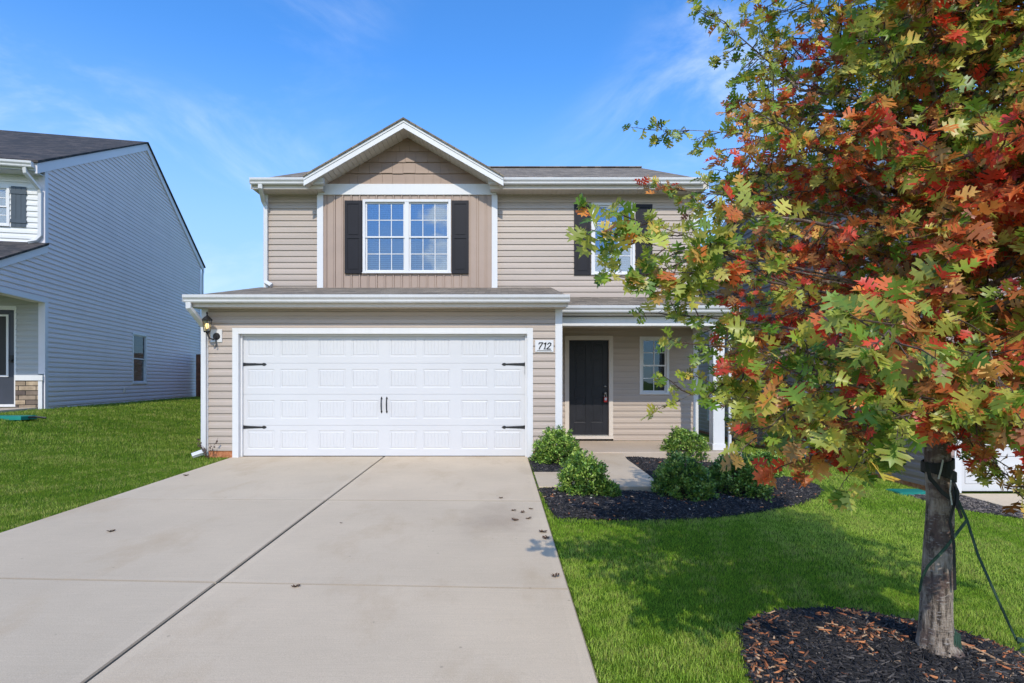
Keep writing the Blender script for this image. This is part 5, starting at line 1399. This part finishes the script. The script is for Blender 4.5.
shrub(583, 497, 56, 44, 'bright green shrub in the bed corner beside the driveway', 2, 1.25)
shrub(608, 500, 24, 15, 'smallest low shrub tucked right of the bright corner shrub', 3, 1.1)
shrub(685, 461, 52, 33, 'round shrub standing in front of the small porch window', 4, 1.15)
shrub(682, 500, 66, 45, 'dark wide shrub at the front of the curved bed', 5, 1.0)
shrub(738, 497, 68, 46, 'dark leafy shrub at the right end of the bed under the oak', 6, 1.0)
shrub(765, 479, 36, 28, 'small yellow green shrub behind the right end of the bed', 7, 1.3)

# dried weed at the garage corner
wx_, wy_ = fx(208, YG-0.1), YG-0.1; wz_ = float(ground(wx_, wy_))
WD = empty('dry_weed', (wx_, wy_, wz_), label='small dark dried weed climbing at the garage corner beside the downspout', cat='weed')
m = MB()
for k in range(7):
    a = R.uniform(-0.25, 0.22); top = Vector((wx_+a, wy_-R.uniform(0, 0.05), wz_+R.uniform(0.15, 0.36)))
    m.tube([(wx_, wy_, wz_), (wx_+a*0.4, wy_-0.02, wz_+0.14), top], [0.004, 0.003, 0.002], 4)
    for j in range(5):
        t = R.uniform(0.4, 1); q = Vector((wx_, wy_, wz_)).lerp(top, t); d = Vector((R.gauss(0, 1), R.gauss(0, 0.5), R.gauss(0, 1))).normalized()*0.035
        s_ = Vector((-d.z, 0.01, d.x))*0.5; m.face([q, q+d*0.5+s_, q+d, q+d*0.5-s_])
m.build('stems', M['twig'], WD)

# fallen leaves on the driveway, each its own thing; two stand for leaf shadows
def fallen(px, py, size, ang, label, first=[None]):
    Z_ = F*1.49/(py-369); X = fx(px, Z_); zz = (Z_-YG)*0.022
    if first[0] is None:
        n = len(LV); V = np.stack([LV[:, 0], LV[:, 1]-0.5, np.abs(LV[:, 0])*0.35+0.10*np.sin(LV[:, 1]*7)+0.03], -1)
        idx = np.concatenate([np.array(f) for f in LF]); o = np_mesh('fallen_leaf', V, [len(f) for f in LF], idx, M['dead'], tint=np.tile([[0.10, 0.055, 0.032]], (n, 1)))
        first[0] = o
    else:
        o = first[0].copy(); COL.objects.link(o)
    o.location = (X, Z_, zz+0.004); o.scale = (size, size, size); o.rotation_euler = (R.uniform(-0.15, 0.15), R.uniform(-0.15, 0.15), ang)
    tag(o, label=label, cat='leaf', group='dead leaves on the driveway'); o['kind'] = 'thing'; del o['kind']
for a in ((111, 531.5, 0.08, 0.2, 'dead brown leaf alone in the middle of the left driveway slab'), (186, 475.5, 0.08, 0.7, 'dead leaf at the left driveway edge near the garage'),
          (296, 586.8, 0.07, 1.5, 'dark leaf lying on the cross joint right of the centre joint'), (501, 498.0, 0.06, 1.2, 'pale curled leaf nearest the upper cross joint'),
          (514, 510.5, 0.07, 0.9, 'leftmost dark leaf of the loose row beside the shrub bed'), (523, 512.2, 0.06, 2.2, 'small dark leaf between the others beside the shrub bed'),
          (515, 520, 0.08, 3.0, 'curled upright dark leaf below the loose row'), (529, 518.5, 0.07, 1.4, 'thin dark leaf right of the curled one'),
          (531, 509, 0.06, 0.4, 'leaf touching the driveway edge by the shrub bed'), (543, 532, 0.09, 0.8, 'larger leaf shape standing in for a leaf shadow by the driveway edge where the lawn begins'),  # last one here and first one below imitate oak leaf shadows
          (546, 538, 0.08, 2.5, 'leaf shape standing in for a leaf shadow just below the larger one at the driveway edge'), (556, 576, 0.07, 1.3, 'dark leaf above the lower cross joint at the right edge'),
          (341, 523, 0.03, 0.3, 'tiny leaf scrap beside the centre joint')):
    fallen(*a)

# ================================================================ LIGHT, SKY, CAMERA
AZ, EL = 1.5, 41.5          # sun to the right of straight behind the camera
sd = Vector((math.sin(D2R(AZ))*math.cos(D2R(EL)), -math.cos(D2R(AZ))*math.cos(D2R(EL)), math.sin(D2R(EL))))
sun = bpy.data.lights.new('sun', 'SUN'); sun.energy = 2.5; sun.angle = D2R(0.53); sun.color = (1.0, 0.92, 0.78)
so = bpy.data.objects.new('sun', sun); COL.objects.link(so); so.location = sd*40
so.rotation_euler = (-sd).to_track_quat('-Z', 'Y').to_euler()
wd = bpy.data.worlds.new('World'); sc.world = wd; wd.use_nodes = True
nt = wd.node_tree; nn = nt.nodes; ll = nt.links
bg = nn['Background']
sky = nn.new('ShaderNodeTexSky'); sky.sky_type = 'NISHITA'; sky.sun_disc = False
sky.sun_elevation = D2R(EL); sky.sun_rotation = math.atan2(sd.x, sd.y)
sky.air_density = 1.0; sky.dust_density = 0.3; sky.ozone_density = 3.0; sky.altitude = 300
tc = nn.new('ShaderNodeTexCoord')
def wm(op, a, b=0.0, c=None):
    n = nn.new('ShaderNodeMath'); n.operation = op
    for i, v in enumerate((a, b) if c is None else (a, b, c)):
        if isinstance(v, (int, float)): n.inputs[i].default_value = v
        else: ll.new(v, n.inputs[i])
    return n.outputs[0]
sx = nn.new('ShaderNodeSeparateXYZ'); ll.new(tc.outputs['Generated'], sx.inputs[0])
def wnoise(scale, sca, detail, rough, loc=(0, 0, 0), rot=(0, 0, 0), dist=0.0):
    mp = nn.new('ShaderNodeMapping'); mp.inputs['Scale'].default_value = sca; mp.inputs['Location'].default_value = loc; mp.inputs['Rotation'].default_value = rot
    ll.new(tc.outputs['Generated'], mp.inputs[0]); n = nn.new('ShaderNodeTexNoise')
    n.inputs['Scale'].default_value = scale; n.inputs['Detail'].default_value = detail; n.inputs['Roughness'].default_value = rough; n.inputs['Distortion'].default_value = dist
    ll.new(mp.outputs[0], n.inputs['Vector']); return n.outputs['Fac']
def wramp(f, a, b):
    n = nn.new('ShaderNodeMapRange'); n.interpolation_type = 'SMOOTHSTEP'; n.inputs[1].default_value = a; n.inputs[2].default_value = b
    ll.new(f, n.inputs[0]); return n.outputs[0]
# thin cirrus in front, cumulus behind the camera (seen mirrored in the windows)
ci = wm('MULTIPLY', wramp(wnoise(2.6, (1.0, 1.0, 2.2), 7, 0.62, rot=(0.3, 0.9, 0.4), dist=0.6), 0.44, 0.74), wramp(wnoise(1.5, (1, 1, 1), 2, 0.5, loc=(3.1, 0.4, 1.2)), 0.36, 0.60))
ci = wm('MULTIPLY', ci, 0.60)
cu = wramp(wnoise(3.4, (1, 1, 1.9), 8, 0.56, loc=(0.6, 0.2, 0.35)), 0.50, 0.56)
back = wramp(wm('MULTIPLY', sx.outputs[1], -1.0), 0.1, 0.4); lowz = wramp(wm('SUBTRACT', 0.40, sx.outputs[2]), 0.0, 0.10)
cu = wm('MULTIPLY', wm('MULTIPLY', cu, back), lowz)
hs = nn.new('ShaderNodeHueSaturation'); hs.inputs['Saturation'].default_value = 1.22; hs.inputs['Value'].default_value = 1.38
ll.new(sky.outputs[0], hs.inputs['Color'])
m1 = nn.new('ShaderNodeMix'); m1.data_type = 'RGBA'; tn = nn.new('ShaderNodeMix'); tn.data_type = 'RGBA'; tn.blend_type = 'MULTIPLY'; tn.inputs[0].default_value = 1.0; ll.new(hs.outputs[0], tn.inputs[6]); tn.inputs[7].default_value = (0.80, 1.0, 1.16, 1)
hzm = nn.new('ShaderNodeMix'); hzm.data_type = 'RGBA'; ll.new(tn.outputs[2], hzm.inputs[6]); hzm.inputs[7].default_value = (2.35, 3.35, 4.7, 1)
ll.new(wm('MULTIPLY', wramp(wm('SUBTRACT', 0.52, sx.outputs[2]), 0.0, 0.42), 0.8), hzm.inputs[0]); ll.new(hzm.outputs[2], m1.inputs[6]); m1.inputs[7].default_value = (5.6, 6.2, 7.0, 1); ll.new(ci, m1.inputs[0])
m2 = nn.new('ShaderNodeMix'); m2.data_type = 'RGBA'; ll.new(m1.outputs[2], m2.inputs[6]); m2.inputs[7].default_value = (9.0, 9.1, 9.4, 1); ll.new(cu, m2.inputs[0])
ll.new(m2.outputs[2], bg.inputs[0]); bg.inputs[1].default_value = 0.15
cam = bpy.data.cameras.new('camera'); co = bpy.data.objects.new('camera', cam); COL.objects.link(co)
cam.sensor_width = 36; cam.sensor_fit = 'HORIZONTAL'; cam.lens = 36*F/1024
co.location = (0, 0, CH); co.rotation_euler = (math.pi/2, 0, 0)
cam.shift_x = (512-VX)/1024; cam.shift_y = (HZ-341.5)/1024
cam.clip_start = 0.05; cam.clip_end = 2000
sc.camera = co
sc.view_settings.view_transform = 'Standard'; sc.view_settings.look = 'None'; sc.view_settings.exposure = 0.36; sc.view_settings.gamma = 1.0
sc.view_settings.use_curve_mapping = False
sc.render.engine = 'CYCLES'
sc.cycles.max_bounces = 8; sc.cycles.transparent_max_bounces = 12; sc.cycles.use_denoising = True
